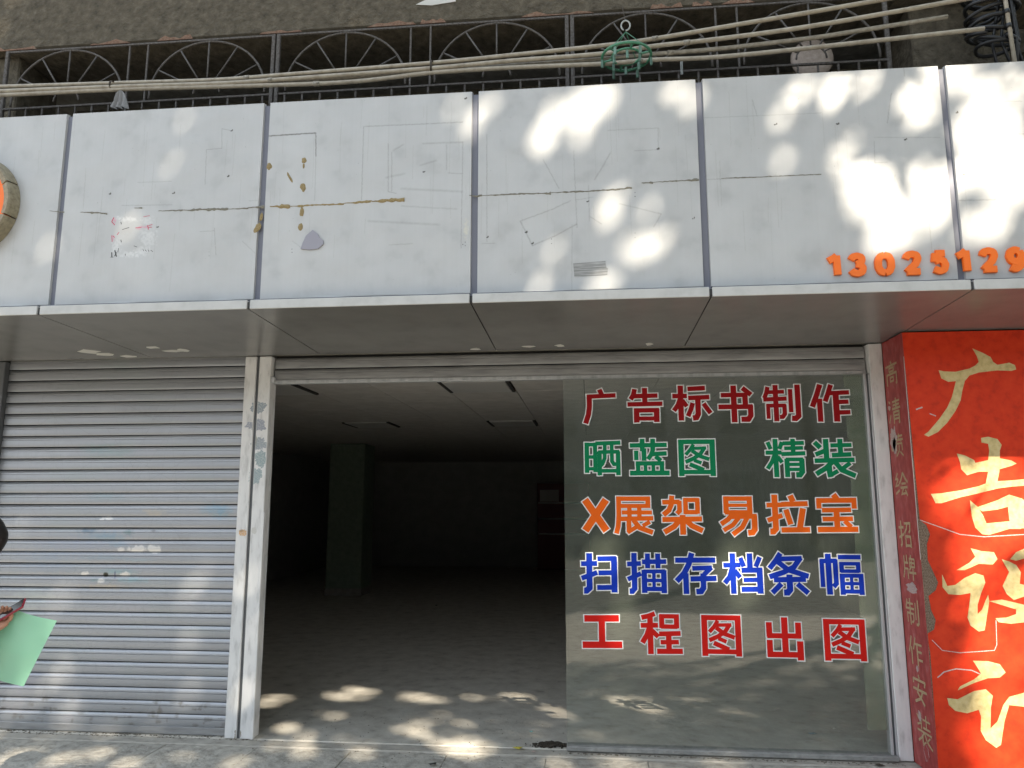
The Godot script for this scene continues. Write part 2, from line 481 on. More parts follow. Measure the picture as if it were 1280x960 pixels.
# ---------------------------------------------------------------- storey over the fascia
func build_upper_storey() -> void:
	var t := thing("upper_storey", "brown rendered concrete beam and piers above the white fascia", "building", Vector3(0, 3.3, 0))
	var st := mb()
	box(st, Vector3(-7, 3.22, -1.4), Vector3(6, 3.34, 0.62))
	part(t, "balcony_floor", st, M.dark_wall)
	st = mb()
	cbox(st, Vector3(-7, 4.60, 0.05), Vector3(6, 7.5, 0.52), 0.012)
	part(t, "beam", st, M.beam)
	# broken render along the lower edge of the beam
	var x := -4.4
	while x < 2.6:
		var l := rng.randf_range(0.12, 0.5)
		st = mb()
		var poly := PackedVector2Array([Vector2(x, 4.597)])
		for k in 7: poly.append(Vector2(x + l * (k + 0.5) / 7.0, 4.603 + rng.randf_range(0.0, 0.03)))
		poly.append(Vector2(x + l, 4.597))
		slab(st, poly, Vector3.ZERO, Vector3.RIGHT, Vector3.UP, Vector3.BACK, 0.515, 0.5225)
		part(t, "broken_edge", st, M.brick_edge)
		x += l + rng.randf_range(0.02, 0.5)
	st = mb()
	slab(st, PackedVector2Array([Vector2(-1.0811, 4.7383), Vector2(-0.9483, 4.7982), Vector2(-0.8256, 4.7890), Vector2(-0.8144, 4.7420), Vector2(-0.9738, 4.7247)]), Vector3.ZERO, Vector3.RIGHT, Vector3.UP, Vector3.BACK, 0.519, 0.5235)
	part(t, "whitewash_patch", st, M.flake)
	st = mb()
	box(st, Vector3(-7, 4.60, -1.4), Vector3(6, 4.75, 0.05))
	part(t, "balcony_ceiling", st, M.dark_wall)
	st = mb()
	box(st, Vector3(-7, 3.34, -1.6), Vector3(6, 4.6, -1.4))
	part(t, "back_wall", st, M.dark_wall)
	for a in [[-4.9, -3.93, 0.05, 0.44], [2.05, 2.62, -0.1, 0.40], [2.62, 5.0, -0.9, -0.2], [-0.5, -0.42, -1.3, -1.2]]:
		st = mb()
		cbox(st, Vector3(a[0], 3.34, a[2]), Vector3(a[1], 4.6, a[3]), 0.01)
		part(t, "pier", st, M.beam)
	for k in 4:
		var x0 := -3.6 + k * 1.42
		st = mb()
		box(st, Vector3(x0 + 0.05, 3.6, -1.398), Vector3(x0 + 1.25, 4.32, -1.37))
		var f := part(t, "window", st, M.black)
		st = mb()
		for b in [[0.0, 0.05], [0.62, 0.67], [1.25, 1.3]]: cbox(st, Vector3(x0 + b[0], 3.55, -1.397), Vector3(x0 + b[1], 4.37, -1.33), 0.004)
		cbox(st, Vector3(x0 + 0.05, 4.32, -1.397), Vector3(x0 + 1.25, 4.37, -1.332), 0.004)
		part(f, "frame", st, M.rust)
	st = mb()
	cbox(st, Vector3(-3.9, 4.40, -0.25), Vector3(2.05, 4.50, -0.12), 0.006)
	part(t, "cross_beam", st, M.beam)

# ---------------------------------------------------------------- fascia
const SEAMS := [-5.50, -4.262, -3.042, -1.820, -0.601, 0.635, 1.898, 3.12, 4.34]

func fascia_image(k: int, nz: FastNoiseLite) -> ImageTexture:
	# bare white sheet with faint rolling streaks, dirt tracks of lost letters and glue stains
	var W := 1024
	var im: Image
	var r := RandomNumberGenerator.new()
	r.seed = 100 + k
	im = Image.create(W, 80, false, Image.FORMAT_RGB8)
	for i in W:
		var s := 0.44 + nz.get_noise_2d(i * 0.9, k * 77.0) * 0.007 + nz.get_noise_2d(i * 0.07, k * 31.0) * 0.02
		for j in 80:
			var n := nz.get_noise_3d(i * 0.11, j * 1.41, k * 50.0)
			var v := s + n * 0.03 - maxf(0.0, -n - 0.2) * 0.08
			im.set_pixel(i, j, lin(v * 0.995, v, v * 0.985))
	im.resize(W, W, Image.INTERPOLATE_CUBIC)
	for i in 18:
		dab(im, r.randf() * W, r.randf() * W, r.randf_range(0.8, 2.6), r.randf_range(0.8, 3.0), lin(0.12, 0.11, 0.1), 0.6, 0.7)
	for i in 26:   # rain tracks of grime, each with its own ragged outline
		var x := r.randf() * W
		var y := r.randf() * W * 0.7
		scratch(im, Vector2(x, y), Vector2(x + r.randf_range(-6, 6), y + r.randf_range(60, 300)), r.randf_range(0.8, 2.2), lin(0.36, 0.35, 0.32), 0.26, nz, 0.9)
	var x0: float = SEAMS[k]
	var px := func(p) -> Vector2: return Vector2((p[0] - x0) / (SEAMS[k + 1] - x0) * W, (3.795 - p[1]) / (3.795 - 2.618) * W)
	for s in [[3.2, 0.95, [-1.8247, 3.5858, -1.6725, 3.5877, -1.5261, 3.5899]], [1.8, 0.9, [-1.5244, 3.5865, -1.5185, 3.4473]], [1, 0.35, [-1.5185, 3.4473, -1.515, 3.1814]], [1, 0.5, [-2.0213, 3.6293, -2.0826, 3.6459, -2.0749, 3.5241, -2.169, 3.5206, -2.1628, 3.3064]], [1, 0.45, [-2.0892, 3.0449, -2.0691, 2.8821]], [1, 0.35, [-2.1759, 3.0242, -2.088, 3.0257]], [1, 0.3, [-1.8912, 3.1973, -1.8038, 3.1968]], [1.2, 0.35, [-2.6695, 3.2008, -2.3575, 3.1927]], [1, 0.3, [-2.5821, 3.3384, -2.3682, 3.3353]], [1, 0.3, [-1.634, 2.9486, -1.5695, 2.8993]], [1, 0.3, [-1.9171, 2.9589, -1.8258, 2.8769]], [1.6, 0.6, [-1.2421, 3.6143, -0.9553, 3.6116, -0.6639, 3.6103]], [1.2, 0.55, [-1.2421, 3.6143, -1.2412, 3.4238, -1.2401, 3.1738]], [1.2, 0.5, [-1.0944, 3.503, -1.0869, 3.2168, -1.0404, 3.2041]], [1.2, 0.5, [-1.0723, 3.4515, -1.0664, 3.2194]], [2.5, 0.35, [-1.0639, 3.46, -1.0044, 3.493]], [3, 0.3, [-1.1028, 3.3008, -0.9918, 3.3188]], [2.5, 0.4, [-0.8927, 3.4927, -0.6626, 3.49]], [1.2, 0.45, [-0.6627, 3.4935, -0.6663, 2.8736]], [1.5, 0.35, [-0.7559, 3.4804, -0.7538, 3.329]], [1.5, 0.35, [-0.7451, 3.3109, -0.6607, 3.3035]], [3, 0.3, [-1.0154, 3.2313, -0.6597, 3.1981]], [3, 0.28, [-1.1984, 3.049, -0.7913, 3.0122]], [2, 0.25, [-1.013, 3.1291, -0.6921, 3.0984]], [1.2, 0.35, [-1.0753, 2.9053, -0.9405, 2.9091]], [2.5, 0.3, [-0.9073, 3.3629, -0.8141, 3.3887]], [1.2, 0.4, [-0.5412, 3.5319, -0.5377, 2.9031]], [1.2, 0.35, [-0.5657, 2.8956, -0.4916, 2.8929]], [1.4, 0.4, [-0.2241, 3.3654, -0.1384, 3.1926]], [1.8, 0.4, [0.1496, 3.3907, 0.1025, 3.3061, 0.0575, 3.2356]], [1.2, 0.4, [-0.0541, 3.4096, -0.0487, 3.1921, -0.042, 2.9662]], [1.6, 0.45, [-0.3522, 3.0157, -0.1803, 3.0739, -0.074, 3.1209]], [1.8, 0.5, [-0.3522, 3.0157, -0.2873, 2.8737, -0.1653, 2.9234, -0.0418, 2.9865]], [1.3, 0.35, [0.0246, 3.206, 0.0261, 3.0009]], [1.3, 0.4, [0.0297, 3.0262, 0.0932, 2.9813]], [1.5, 0.35, [0.1884, 3.0928, 0.4125, 3.026, 0.3708, 2.9537]], [1.2, 0.35, [0.1359, 3.5175, 0.4116, 3.5169, 0.4078, 3.3918, 0.2791, 3.3912]], [1, 0.25, [-0.0676, 2.9875, -0.0754, 2.6196]], [1, 0.3, [-0.0496, 3.1233, 0.0477, 3.1363]], [1.3, 0.35, [0.9084, 3.6544, 0.9298, 3.5565]], [1.2, 0.4, [1.7108, 3.8286, 1.7108, 3.7419]], [1.2, 0.45, [1.636, 3.6506, 1.603, 3.4815]], [1, 0.4, [1.5282, 3.382, 1.5228, 3.261, 1.5866, 3.2635]], [1, 0.3, [0.6485, 3.5623, 1.2678, 3.5569]], [1, 0.3, [1.5299, 3.4045, 1.8627, 3.3872]], [1, 0.3, [1.6178, 3.1918, 1.5955, 2.9012]], [1, 0.5, [2.102, 3.3933, 2.2689, 3.3845]], [1.6, 0.55, [1.8981, 3.037, 2.0891, 3.0343, 2.0964, 3.1116]], [1, 0.35, [2.1109, 3.5756, 2.2741, 3.5662]], [1, 0.4, [2.0812, 2.9182, 2.0962, 2.8731]], [1.2, 0.4, [0.6346, 3.2089, 0.904, 3.2097, 1.2463, 3.2127]]]:
		for i in range(0, s[2].size() - 2, 2):
			var a: Vector2 = px.call([s[2][i], s[2][i + 1]])
			var b: Vector2 = px.call([s[2][i + 2], s[2][i + 3]])
			if maxf(a.x, b.x) < 0 or minf(a.x, b.x) > W: continue
			scratch(im, a, b, s[0] * (1.5 if s[1] > 0.7 else 2.6), lin(0.15, 0.145, 0.13), s[1] * (1.15 if s[1] > 0.7 else 0.42), nz, 0.5)
	for s in [[-2.6126, 3.1136, 60.0, 18.0, 0.66, 0.66, 0.65, 0.5, 0.8], [-2.5052, 3.1013, 40.0, 26.0, 0.66, 0.66, 0.65, 0.5, 0.8], [-2.6809, 2.9545, 30.0, 45.0, 0.66, 0.66, 0.65, 0.5, 0.8], [-2.4886, 2.9958, 50.0, 60.0, 0.66, 0.66, 0.65, 0.5, 0.8], [-2.5948, 2.9033, 60.0, 20.0, 0.66, 0.66, 0.65, 0.5, 0.8], [-2.6793, 3.1244, 30.0, 14.0, 0.66, 0.66, 0.65, 0.5, 0.8], [-2.5309, 2.9171, 55.0, 30.0, 0.66, 0.66, 0.65, 0.5, 0.8], [-2.5186, 3.0646, 30, 9, 0.62, 0.22, 0.3, 0.5, 0.8], [-2.7027, 3.109, 9, 20, 0.62, 0.22, 0.3, 0.5, 0.8], [-2.7016, 3.0036, 7, 18, 0.62, 0.22, 0.3, 0.5, 0.8], [-2.5508, 3.0593, 18, 10, 0.62, 0.22, 0.3, 0.5, 0.8], [-2.603, 3, 40, 30, 0.42, 0.41, 0.39, 0.4, 1.0], [-2.5662, 2.9504, 40, 30, 0.42, 0.41, 0.39, 0.4, 1.0], [-2.6236, 3.0492, 40, 30, 0.42, 0.41, 0.39, 0.4, 1.0], [-2.7505, 3.2749, 6, 4, 0.04, 0.04, 0.035, 0.9, 0.5], [-2.7442, 3.2779, 4, 6, 0.06, 0.05, 0.04, 0.8, 0.5], [-2.0283, 3.3493, 6, 4, 0.04, 0.04, 0.035, 0.9, 0.5], [-2.0221, 3.3523, 4, 6, 0.06, 0.05, 0.04, 0.8, 0.5], [-2.0245, 3.6295, 6, 4, 0.04, 0.04, 0.035, 0.9, 0.5], [-2.0182, 3.6325, 4, 6, 0.06, 0.05, 0.04, 0.8, 0.5], [-2.3546, 3.2626, 6, 4, 0.04, 0.04, 0.035, 0.9, 0.5], [-2.3483, 3.2656, 4, 6, 0.06, 0.05, 0.04, 0.8, 0.5], [-2.4369, 3.0614, 6, 4, 0.04, 0.04, 0.035, 0.9, 0.5], [-2.4306, 3.0644, 4, 6, 0.06, 0.05, 0.04, 0.8, 0.5], [-0.8844, 3.3245, 6, 4, 0.04, 0.04, 0.035, 0.9, 0.5], [-0.8777, 3.3277, 4, 6, 0.06, 0.05, 0.04, 0.8, 0.5], [0.0182, 3.1119, 6, 4, 0.04, 0.04, 0.035, 0.9, 0.5], [0.0247, 3.115, 4, 6, 0.06, 0.05, 0.04, 0.8, 0.5], [-0.6516, 3.7511, 6, 4, 0.04, 0.04, 0.035, 0.9, 0.5], [-0.6448, 3.7543, 4, 6, 0.06, 0.05, 0.04, 0.8, 0.5], [1.0229, 3.5034, 6, 4, 0.04, 0.04, 0.035, 0.9, 0.5], [1.03, 3.5068, 4, 6, 0.06, 0.05, 0.04, 0.8, 0.5], [1.6877, 3.3832, 6, 4, 0.04, 0.04, 0.035, 0.9, 0.5], [1.6946, 3.3866, 4, 6, 0.06, 0.05, 0.04, 0.8, 0.5], [1.3457, 3.4898, 6, 4, 0.04, 0.04, 0.035, 0.9, 0.5], [1.3528, 3.4932, 4, 6, 0.06, 0.05, 0.04, 0.8, 0.5], [1.9404, 3.5195, 6, 4, 0.04, 0.04, 0.035, 0.9, 0.5], [1.9474, 3.5228, 4, 6, 0.06, 0.05, 0.04, 0.8, 0.5], [1.9431, 3.1767, 6, 4, 0.04, 0.04, 0.035, 0.9, 0.5], [1.9499, 3.1801, 4, 6, 0.06, 0.05, 0.04, 0.8, 0.5], [0.5793, 2.992, 6, 4, 0.04, 0.04, 0.035, 0.9, 0.5], [0.5863, 2.9954, 4, 6, 0.06, 0.05, 0.04, 0.8, 0.5], [0.5813, 2.9957, 6, 4, 0.04, 0.04, 0.035, 0.9, 0.5], [0.5876, 2.9988, 4, 6, 0.06, 0.05, 0.04, 0.8, 0.5], [-0.2872, 2.8856, 6, 4, 0.04, 0.04, 0.035, 0.9, 0.5], [-0.2807, 2.8887, 4, 6, 0.06, 0.05, 0.04, 0.8, 0.5], [-0.3229, 2.9497, 6, 4, 0.04, 0.04, 0.035, 0.9, 0.5], [-0.3163, 2.9529, 4, 6, 0.06, 0.05, 0.04, 0.8, 0.5], [0.4047, 3.3954, 6, 4, 0.04, 0.04, 0.035, 0.9, 0.5], [0.4112, 3.3985, 4, 6, 0.06, 0.05, 0.04, 0.8, 0.5], [-0.5378, 2.9287, 6, 4, 0.04, 0.04, 0.035, 0.9, 0.5], [-0.5313, 2.9319, 4, 6, 0.06, 0.05, 0.04, 0.8, 0.5], [-2.1118, 2.9025, 2.5, 2.5, 0.05, 0.05, 0.05, 0.9, 0.6], [-2.1102, 2.8788, 2.5, 2.5, 0.05, 0.05, 0.05, 0.9, 0.6], [-1.6349, 2.9016, 2.5, 2.5, 0.05, 0.05, 0.05, 0.9, 0.6], [-1.634, 2.8828, 2.5, 2.5, 0.05, 0.05, 0.05, 0.9, 0.6], [-0.6435, 2.9069, 2.5, 2.5, 0.05, 0.05, 0.05, 0.9, 0.6], [-0.6433, 2.8864, 2.5, 2.5, 0.05, 0.05, 0.05, 0.9, 0.6], [-0.6566, 2.8937, 2.5, 2.5, 0.05, 0.05, 0.05, 0.9, 0.6], [-0.1816, 2.9071, 2.5, 2.5, 0.05, 0.05, 0.05, 0.9, 0.6], [-0.1818, 2.8818, 2.5, 2.5, 0.05, 0.05, 0.05, 0.9, 0.6], [0.2704, 2.924, 2.5, 2.5, 0.05, 0.05, 0.05, 0.9, 0.6], [0.2698, 2.8989, 2.5, 2.5, 0.05, 0.05, 0.05, 0.9, 0.6], [0.2762, 3.1521, 2.5, 2.5, 0.05, 0.05, 0.05, 0.9, 0.6], [0.2757, 3.1299, 2.5, 2.5, 0.05, 0.05, 0.05, 0.9, 0.6], [-0.6408, 2.9754, 14, 60, 0.62, 0.58, 0.42, 0.5, 0.9]]:
		var a: Vector2 = px.call([s[0], s[1]])
		if a.x < -200 or a.x > W + 200: continue
		dab(im, a.x, a.y, s[2], s[3], lin(s[4], s[5], s[6]), s[7], s[8], nz, 0.8)
	return ImageTexture.create_from_image(im)

func build_fascia() -> void:
	var t := thing("shop_fascia", "wide white panelled fascia with grey joints and scars of removed lettering", "fascia", Vector3(0, 2.5, 1.0))
	var nz := FastNoiseLite.new()
	nz.seed = 5
	nz.frequency = 0.05
	nz.fractal_octaves = 4
	var dn := FastNoiseLite.new()
	dn.seed = 77
	dn.frequency = 0.012
	dn.fractal_octaves = 3
	var dents := NoiseTexture2D.new()
	dents.width = 256
	dents.height = 256
	dents.noise = dn
	dents.as_normal_map = true
	dents.bump_strength = 2.0
	var st := mb()
	box(st, Vector3(-5.5, 2.60, 0.9), Vector3(4.34, 3.78, 1.025))
	part(t, "joint_backing", st, M.fascia_dark)
	st = mb()
	box(st, Vector3(-5.5, 3.70, 0.60), Vector3(4.34, 3.775, 0.9))
	part(t, "top_return", st, M.dark_wall)
	for k in SEAMS.size() - 1:
		var x0: float = SEAMS[k] + 0.0155
		var x1: float = SEAMS[k + 1] - 0.0155
		st = mb()
		var b := 0.004
		var lo := 2.618
		var hi := 3.795
		uvquad(st, [Vector3(x0 + b, lo, 1.04), Vector3(x1 - b, lo, 1.04), Vector3(x1 - b, hi - b, 1.04), Vector3(x0 + b, hi - b, 1.04)], [Vector2(0.01, 1), Vector2(0.99, 1), Vector2(0.99, 0.004), Vector2(0.01, 0.004)])
		var e := Vector2(0.003, 0.5)
		uvquad(st, [Vector3(x0, lo, 1.015), Vector3(x0 + b, lo, 1.04), Vector3(x0 + b, hi - b, 1.04), Vector3(x0, hi, 1.015)], [e, e, e, e])
		uvquad(st, [Vector3(x1 - b, lo, 1.04), Vector3(x1, lo, 1.015), Vector3(x1, hi, 1.015), Vector3(x1 - b, hi - b, 1.04)], [e, e, e, e])
		uvquad(st, [Vector3(x0 + b, hi - b, 1.04), Vector3(x1 - b, hi - b, 1.04), Vector3(x1, hi, 1.0), Vector3(x0, hi, 1.0)], [e, e, e, e])
		var m := StandardMaterial3D.new()
		m.albedo_texture = fascia_image(k, nz)
		m.roughness = 0.34
		m.normal_enabled = true
		m.normal_texture = dents
		m.normal_scale = 0.5
		part(t, "panel", st, m)
		# trim below the panel, with its ledge, and the sheet of the soffit behind it
		st = mb()
		cbox(st, Vector3(SEAMS[k] + 0.008, 2.537, 1.041), Vector3(SEAMS[k + 1] - 0.008, 2.588, 1.136), 0.003)
		part(t, "edge_trim", st, M.lip)
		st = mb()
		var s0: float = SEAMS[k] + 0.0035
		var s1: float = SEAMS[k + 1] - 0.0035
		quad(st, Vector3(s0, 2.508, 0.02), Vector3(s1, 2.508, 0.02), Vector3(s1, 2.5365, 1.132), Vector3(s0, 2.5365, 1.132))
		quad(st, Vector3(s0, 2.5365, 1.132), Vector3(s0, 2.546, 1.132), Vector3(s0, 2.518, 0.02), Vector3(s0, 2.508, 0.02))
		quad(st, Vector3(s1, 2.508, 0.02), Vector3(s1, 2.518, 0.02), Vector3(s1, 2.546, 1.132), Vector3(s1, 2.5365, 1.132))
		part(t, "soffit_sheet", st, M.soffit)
	st = mb()
	box(st, Vector3(-5.5, 2.548, 0.0), Vector3(4.34, 2.60, 1.04))
	box(st, Vector3(-5.5, 2.545, 1.045), Vector3(4.34, 2.58, 1.125))
	part(t, "soffit_backing", st, M.soffit_gap)
	# beads of old glue: raised, ragged ribbons
	for s in [[0.006, 0, [-3.1098, 3.186, -3.0162, 3.174]], [0.008, 0, [-2.9157, 3.1715, -2.7481, 3.1549]], [0.009, 0, [-2.5856, 3.1826, -2.5362, 3.1805]], [0.008, 0, [-2.4364, 3.1585, -2.2899, 3.1558]], [0.011, 0, [-2.2899, 3.1558, -2.1608, 3.157, -2.0162, 3.1526]], [0.008, 0, [-2.0162, 3.1526, -1.8966, 3.1525]], [0.014, 0, [-1.8968, 3.1558, -1.8016, 3.1566]], [0.017, 1, [-1.77, 3.1569, -1.7147, 3.1546, -1.6516, 3.152]], [0.008, 1, [-1.6516, 3.152, -1.5733, 3.1551, -1.3397, 3.1549]], [0.01, 1, [-1.3397, 3.1586, -1.1848, 3.1627]], [0.016, 1, [-1.1848, 3.1644, -1.0821, 3.1654, -0.9934, 3.1634]], [0.015, 0, [-0.6293, 3.1706, -0.5592, 3.171]], [0.007, 0, [-0.5592, 3.171, -0.3272, 3.1714, -0.245, 3.1696]], [0.012, 0, [-0.2532, 3.1699, -0.1795, 3.1685]], [0.007, 0, [-0.1795, 3.1702, 0.0645, 3.1716, 0.1934, 3.1745]], [0.017, 0, [0.1903, 3.1763, 0.2577, 3.1785]], [0.013, 0, [0.3096, 3.2053, 0.3702, 3.2042]], [0.006, 0, [0.3703, 3.206, 0.4975, 3.2087]], [0.01, 0, [0.4975, 3.2087, 0.6129, 3.2086]], [0.005, 0, [0.7307, 3.212, 0.9299, 3.2104]], [0.008, 0, [0.9299, 3.2104, 0.9901, 3.2114]], [0.004, 0, [0.9901, 3.2114, 1.2462, 3.2108]]]:
		st = mb(false)
		var pts: Array = s[2]
		var prev := []
		var n := 0
		for i in range(0, pts.size() - 2, 2):
			var a := Vector2(pts[i], pts[i + 1])
			var b := Vector2(pts[i + 2], pts[i + 3])
			var q := maxi(2, int(a.distance_to(b) / 0.012))
			for j in q + 1:
				var p := a.lerp(b, float(j) / q)
				var endk: float = clampf(minf(n, 6.0) / 6.0, 0.3, 1.0)
				var w: float = s[0] * 0.8 * endk * (0.75 + 0.7 * nz.get_noise_2d(p.x * 900.0, 3.0) + 0.35 * nz.get_noise_2d(p.x * 4000.0, 8.0))
				w = maxf(w, 0.0015)
				var off: float = nz.get_noise_2d(p.x * 1500.0, 40.0) * s[0] * 0.5
				var cur := [Vector3(p.x, p.y + off - w, 1.0402), Vector3(p.x, p.y + off - w * 0.3, 1.0402 + s[0] * 0.28), Vector3(p.x, p.y + off + w * 0.5, 1.0402 + s[0] * 0.24), Vector3(p.x, p.y + off + w, 1.0402)]
				if prev.size():
					for k in 3: quad(st, prev[k], cur[k], cur[k + 1], prev[k + 1])
				prev = cur
				n += 1
		part(t, "glue_bead", st, M.glue if s[1] == 1 else M.glue_grey)
	for s in [[-1.7876, 3.4, 0.0157, 0.0223, 0], [-1.5823, 3.426, 0.0144, 0.0183, 0], [-1.584, 3.3936, 0.0066, 0.0157, 0], [-1.6632, 3.3276, 0.0079, 0.0393, 0.5], [-1.5814, 3.2643, 0.017, 0.0262, 0.1], [-1.5825, 3.1173, 0.0131, 0.0288, 0], [-1.5863, 3.0288, 0.0157, 0.0223, 0], [-1.8375, 3.032, 0.0183, 0.0314, -0.5], [-1.819, 3.0982, 0.0105, 0.0262, -0.2], [-1.5888, 3.1526, 0.0236, 0.0079, 0]]:
		st = mb(false)
		var poly := PackedVector2Array()
		for i in 14:
			var a := TAU * i / 14.0
			var q := Vector2(cos(a) * s[2], sin(a) * s[3]) * rng.randf_range(0.8, 1.15)
			poly.append(Vector2(s[0], s[1]) + q.rotated(s[4]))
		var c := Vector3(s[0], s[1], 1.0435)
		for i in 14:
			var a := poly[i]
			var b := poly[(i + 1) % 14]
			var ma := Vector2(s[0], s[1]).lerp(a, 0.65)
			var mbb := Vector2(s[0], s[1]).lerp(b, 0.65)
			quad(st, Vector3(a.x, a.y, 1.0401), Vector3(b.x, b.y, 1.0401), Vector3(mbb.x, mbb.y, 1.043), Vector3(ma.x, ma.y, 1.043))
			tri(st, c, Vector3(ma.x, ma.y, 1.043), Vector3(mbb.x, mbb.y, 1.043))
		part(t, "glue_blob", st, M.glue)
	# torn flap of film, grey tape
	st = mb()
	slab(st, PackedVector2Array([Vector2(-1.5773, 2.8996), Vector2(-1.5664, 2.9336), Vector2(-1.5496, 2.9738), Vector2(-1.5122, 3.0070), Vector2(-1.4801, 2.9822), Vector2(-1.4715, 2.9615), Vector2(-1.4507, 2.9451), Vector2(-1.4468, 2.9231), Vector2(-1.4765, 2.8960), Vector2(-1.5304, 2.8917)]), Vector3(0, 0, 1.0402), Vector3.RIGHT, Vector3.UP, Vector3.BACK, 0.0, 0.007)
	part(t, "torn_film", st, mat(0.27, 0.262, 0.30, 0.5))
	st = mb()
	slab(st, PackedVector2Array([Vector2(-0.0639, 2.7653), Vector2(0.1084, 2.7745), Vector2(0.1081, 2.7596), Vector2(0.1125, 2.7379), Vector2(0.1203, 2.7326), Vector2(0.1164, 2.6963), Vector2(-0.0585, 2.6902)]), Vector3.ZERO, Vector3.RIGHT, Vector3.UP, Vector3.BACK, 1.0402, 1.0412)
	part(t, "tape_patch", st, noisy([[0.0, 0.16, 0.16, 0.155], [0.5, 0.27, 0.27, 0.26], [1.0, 0.5, 0.5, 0.49]], 0.25, 0.02, 0.6, 0.0, 4, 60, 256, Vector3(0.25, 6.0, 1.0)))
	# paint flaking off the back edge of the soffit
	for s in [[-3.3655, 0.2427, 0.08, 0.06], [-3.3105, 0.1535, 0.07, 0.048], [-2.8573, 0.3248, 0.05, 0.036], [-2.7837, 0.211, 0.08, 0.036], [-2.6995, 0.2295, 0.045, 0.048], [-3.1803, 0.083, 0.06, 0.036], [-0.7306, 0.0829, 0.04, 0.03], [-0.3807, 0.1251, 0.05, 0.024], [-0.1715, 0.1293, 0.035, 0.03], [0.4048, 0.1208, 0.025, 0.036]]:
		st = mb()
		var poly := PackedVector2Array()
		for i in 9:
			var a := TAU * i / 9.0
			poly.append(Vector2(s[0] + cos(a) * s[2] * rng.randf_range(0.6, 1.2), s[1] + sin(a) * s[3] * rng.randf_range(0.6, 1.2)))
		slab(st, poly, Vector3(0, 2.5085 - 0.02 * 0.0256, 0), Vector3.RIGHT, Vector3(0, 0.0256, 1), Vector3.DOWN, 0.0, 0.002)
		part(t, "paint_flake", st, M.flake)
	build_fascia_print(t)
	build_digits()
	build_round_sign()

func build_fascia_print(t: Node3D) -> void:
	# what is left of a bill: smeared characters and a stamped number
	for s in [[0.006, -2.7062, 3.1302, -2.7173, 3.1041, 1], [0.005, -2.7173, 3.1041, -2.6967, 3.0831, 1], [0.003, -2.5267, 3.1256, -2.4873, 3.132, 1], [0.004, -2.5693, 3.0614, -2.5322, 3.0626, 1], [0.005, -2.496, 3.0743, -2.4885, 3.0477, 1], [0.004, -2.4904, 3.0715, -2.467, 3.0774, 1], [0.004, -2.4896, 3.0609, -2.4684, 3.0617, 1], [0.004, -2.71, 3.0219, -2.7038, 2.9822, 1], [0.004, -2.7044, 3.019, -2.6901, 3.008, 1], [0.004, -2.6781, 3.0233, -2.6661, 3.0387, 1], [0.003, -2.6487, 3.0538, -2.607, 3.0654, 0], [0.006, -2.7009, 2.9192, -2.6973, 2.8904, 0], [0.003, -2.7064, 2.8907, -2.6877, 2.8901, 0], [0.006, -2.6834, 2.9317, -2.6692, 2.892, 0], [0.005, -2.6715, 2.9182, -2.6817, 2.8951, 0], [0.003, -2.6615, 2.944, -2.6635, 2.9179, 0], [0.003, -2.5699, 2.9538, -2.5491, 2.9452, 0], [0.003, -2.5137, 2.9336, -2.5073, 2.9203, 0], [0.003, -2.5, 2.9279, -2.4886, 2.9171, 0], [0.003, -2.4788, 2.9271, -2.4751, 2.914, 0], [0.003, -2.4654, 2.9241, -2.4515, 2.9147, 0], [0.003, -2.6175, 2.9085, -2.6164, 2.8954, 0], [0.004, -2.6609, 3.1019, -2.6568, 3.0858, 0], [0.004, -2.6515, 2.9934, -2.6474, 2.9775, 0]]:
		var st := mb()
		slab(st, stroke(PackedVector2Array([Vector2(s[1], s[2]), Vector2(s[3], s[4])]), s[0], 0.0), Vector3.ZERO, Vector3.RIGHT, Vector3.UP, Vector3.BACK, 1.0402, 1.0404)
		part(t, "print_scrap", st, mat(0.5, 0.07, 0.12, 0.7) if s[5] == 1 else mat(0.05, 0.05, 0.05, 0.7))

const DIGITS := {
	"1": [[6, 26, 30, 14, 44, 2], [44, 2, 46, 98]],
	"3": [[12, 24, 24, 9, 50, 5, 76, 13, 78, 30, 66, 42, 42, 47], [42, 47, 70, 52, 82, 68, 76, 87, 50, 95, 24, 91, 10, 76]],
	"0": [[50, 5, 24, 12, 12, 35, 12, 65, 24, 88, 50, 95], [50, 95, 76, 88, 88, 65, 88, 35, 76, 12, 50, 5]],
	"2": [[12, 28, 22, 10, 48, 5, 74, 11, 80, 30, 66, 54, 36, 76, 14, 94], [14, 93, 88, 93]],
	"5": [[82, 6, 26, 6], [26, 6, 18, 48], [18, 46, 44, 36, 70, 42, 82, 64, 72, 88, 46, 95, 12, 84]],
	"9": [[82, 36, 70, 58, 46, 62, 22, 54, 14, 34, 24, 12, 48, 5, 72, 12], [72, 12, 84, 32, 82, 62, 68, 86, 44, 96, 16, 86]],
}

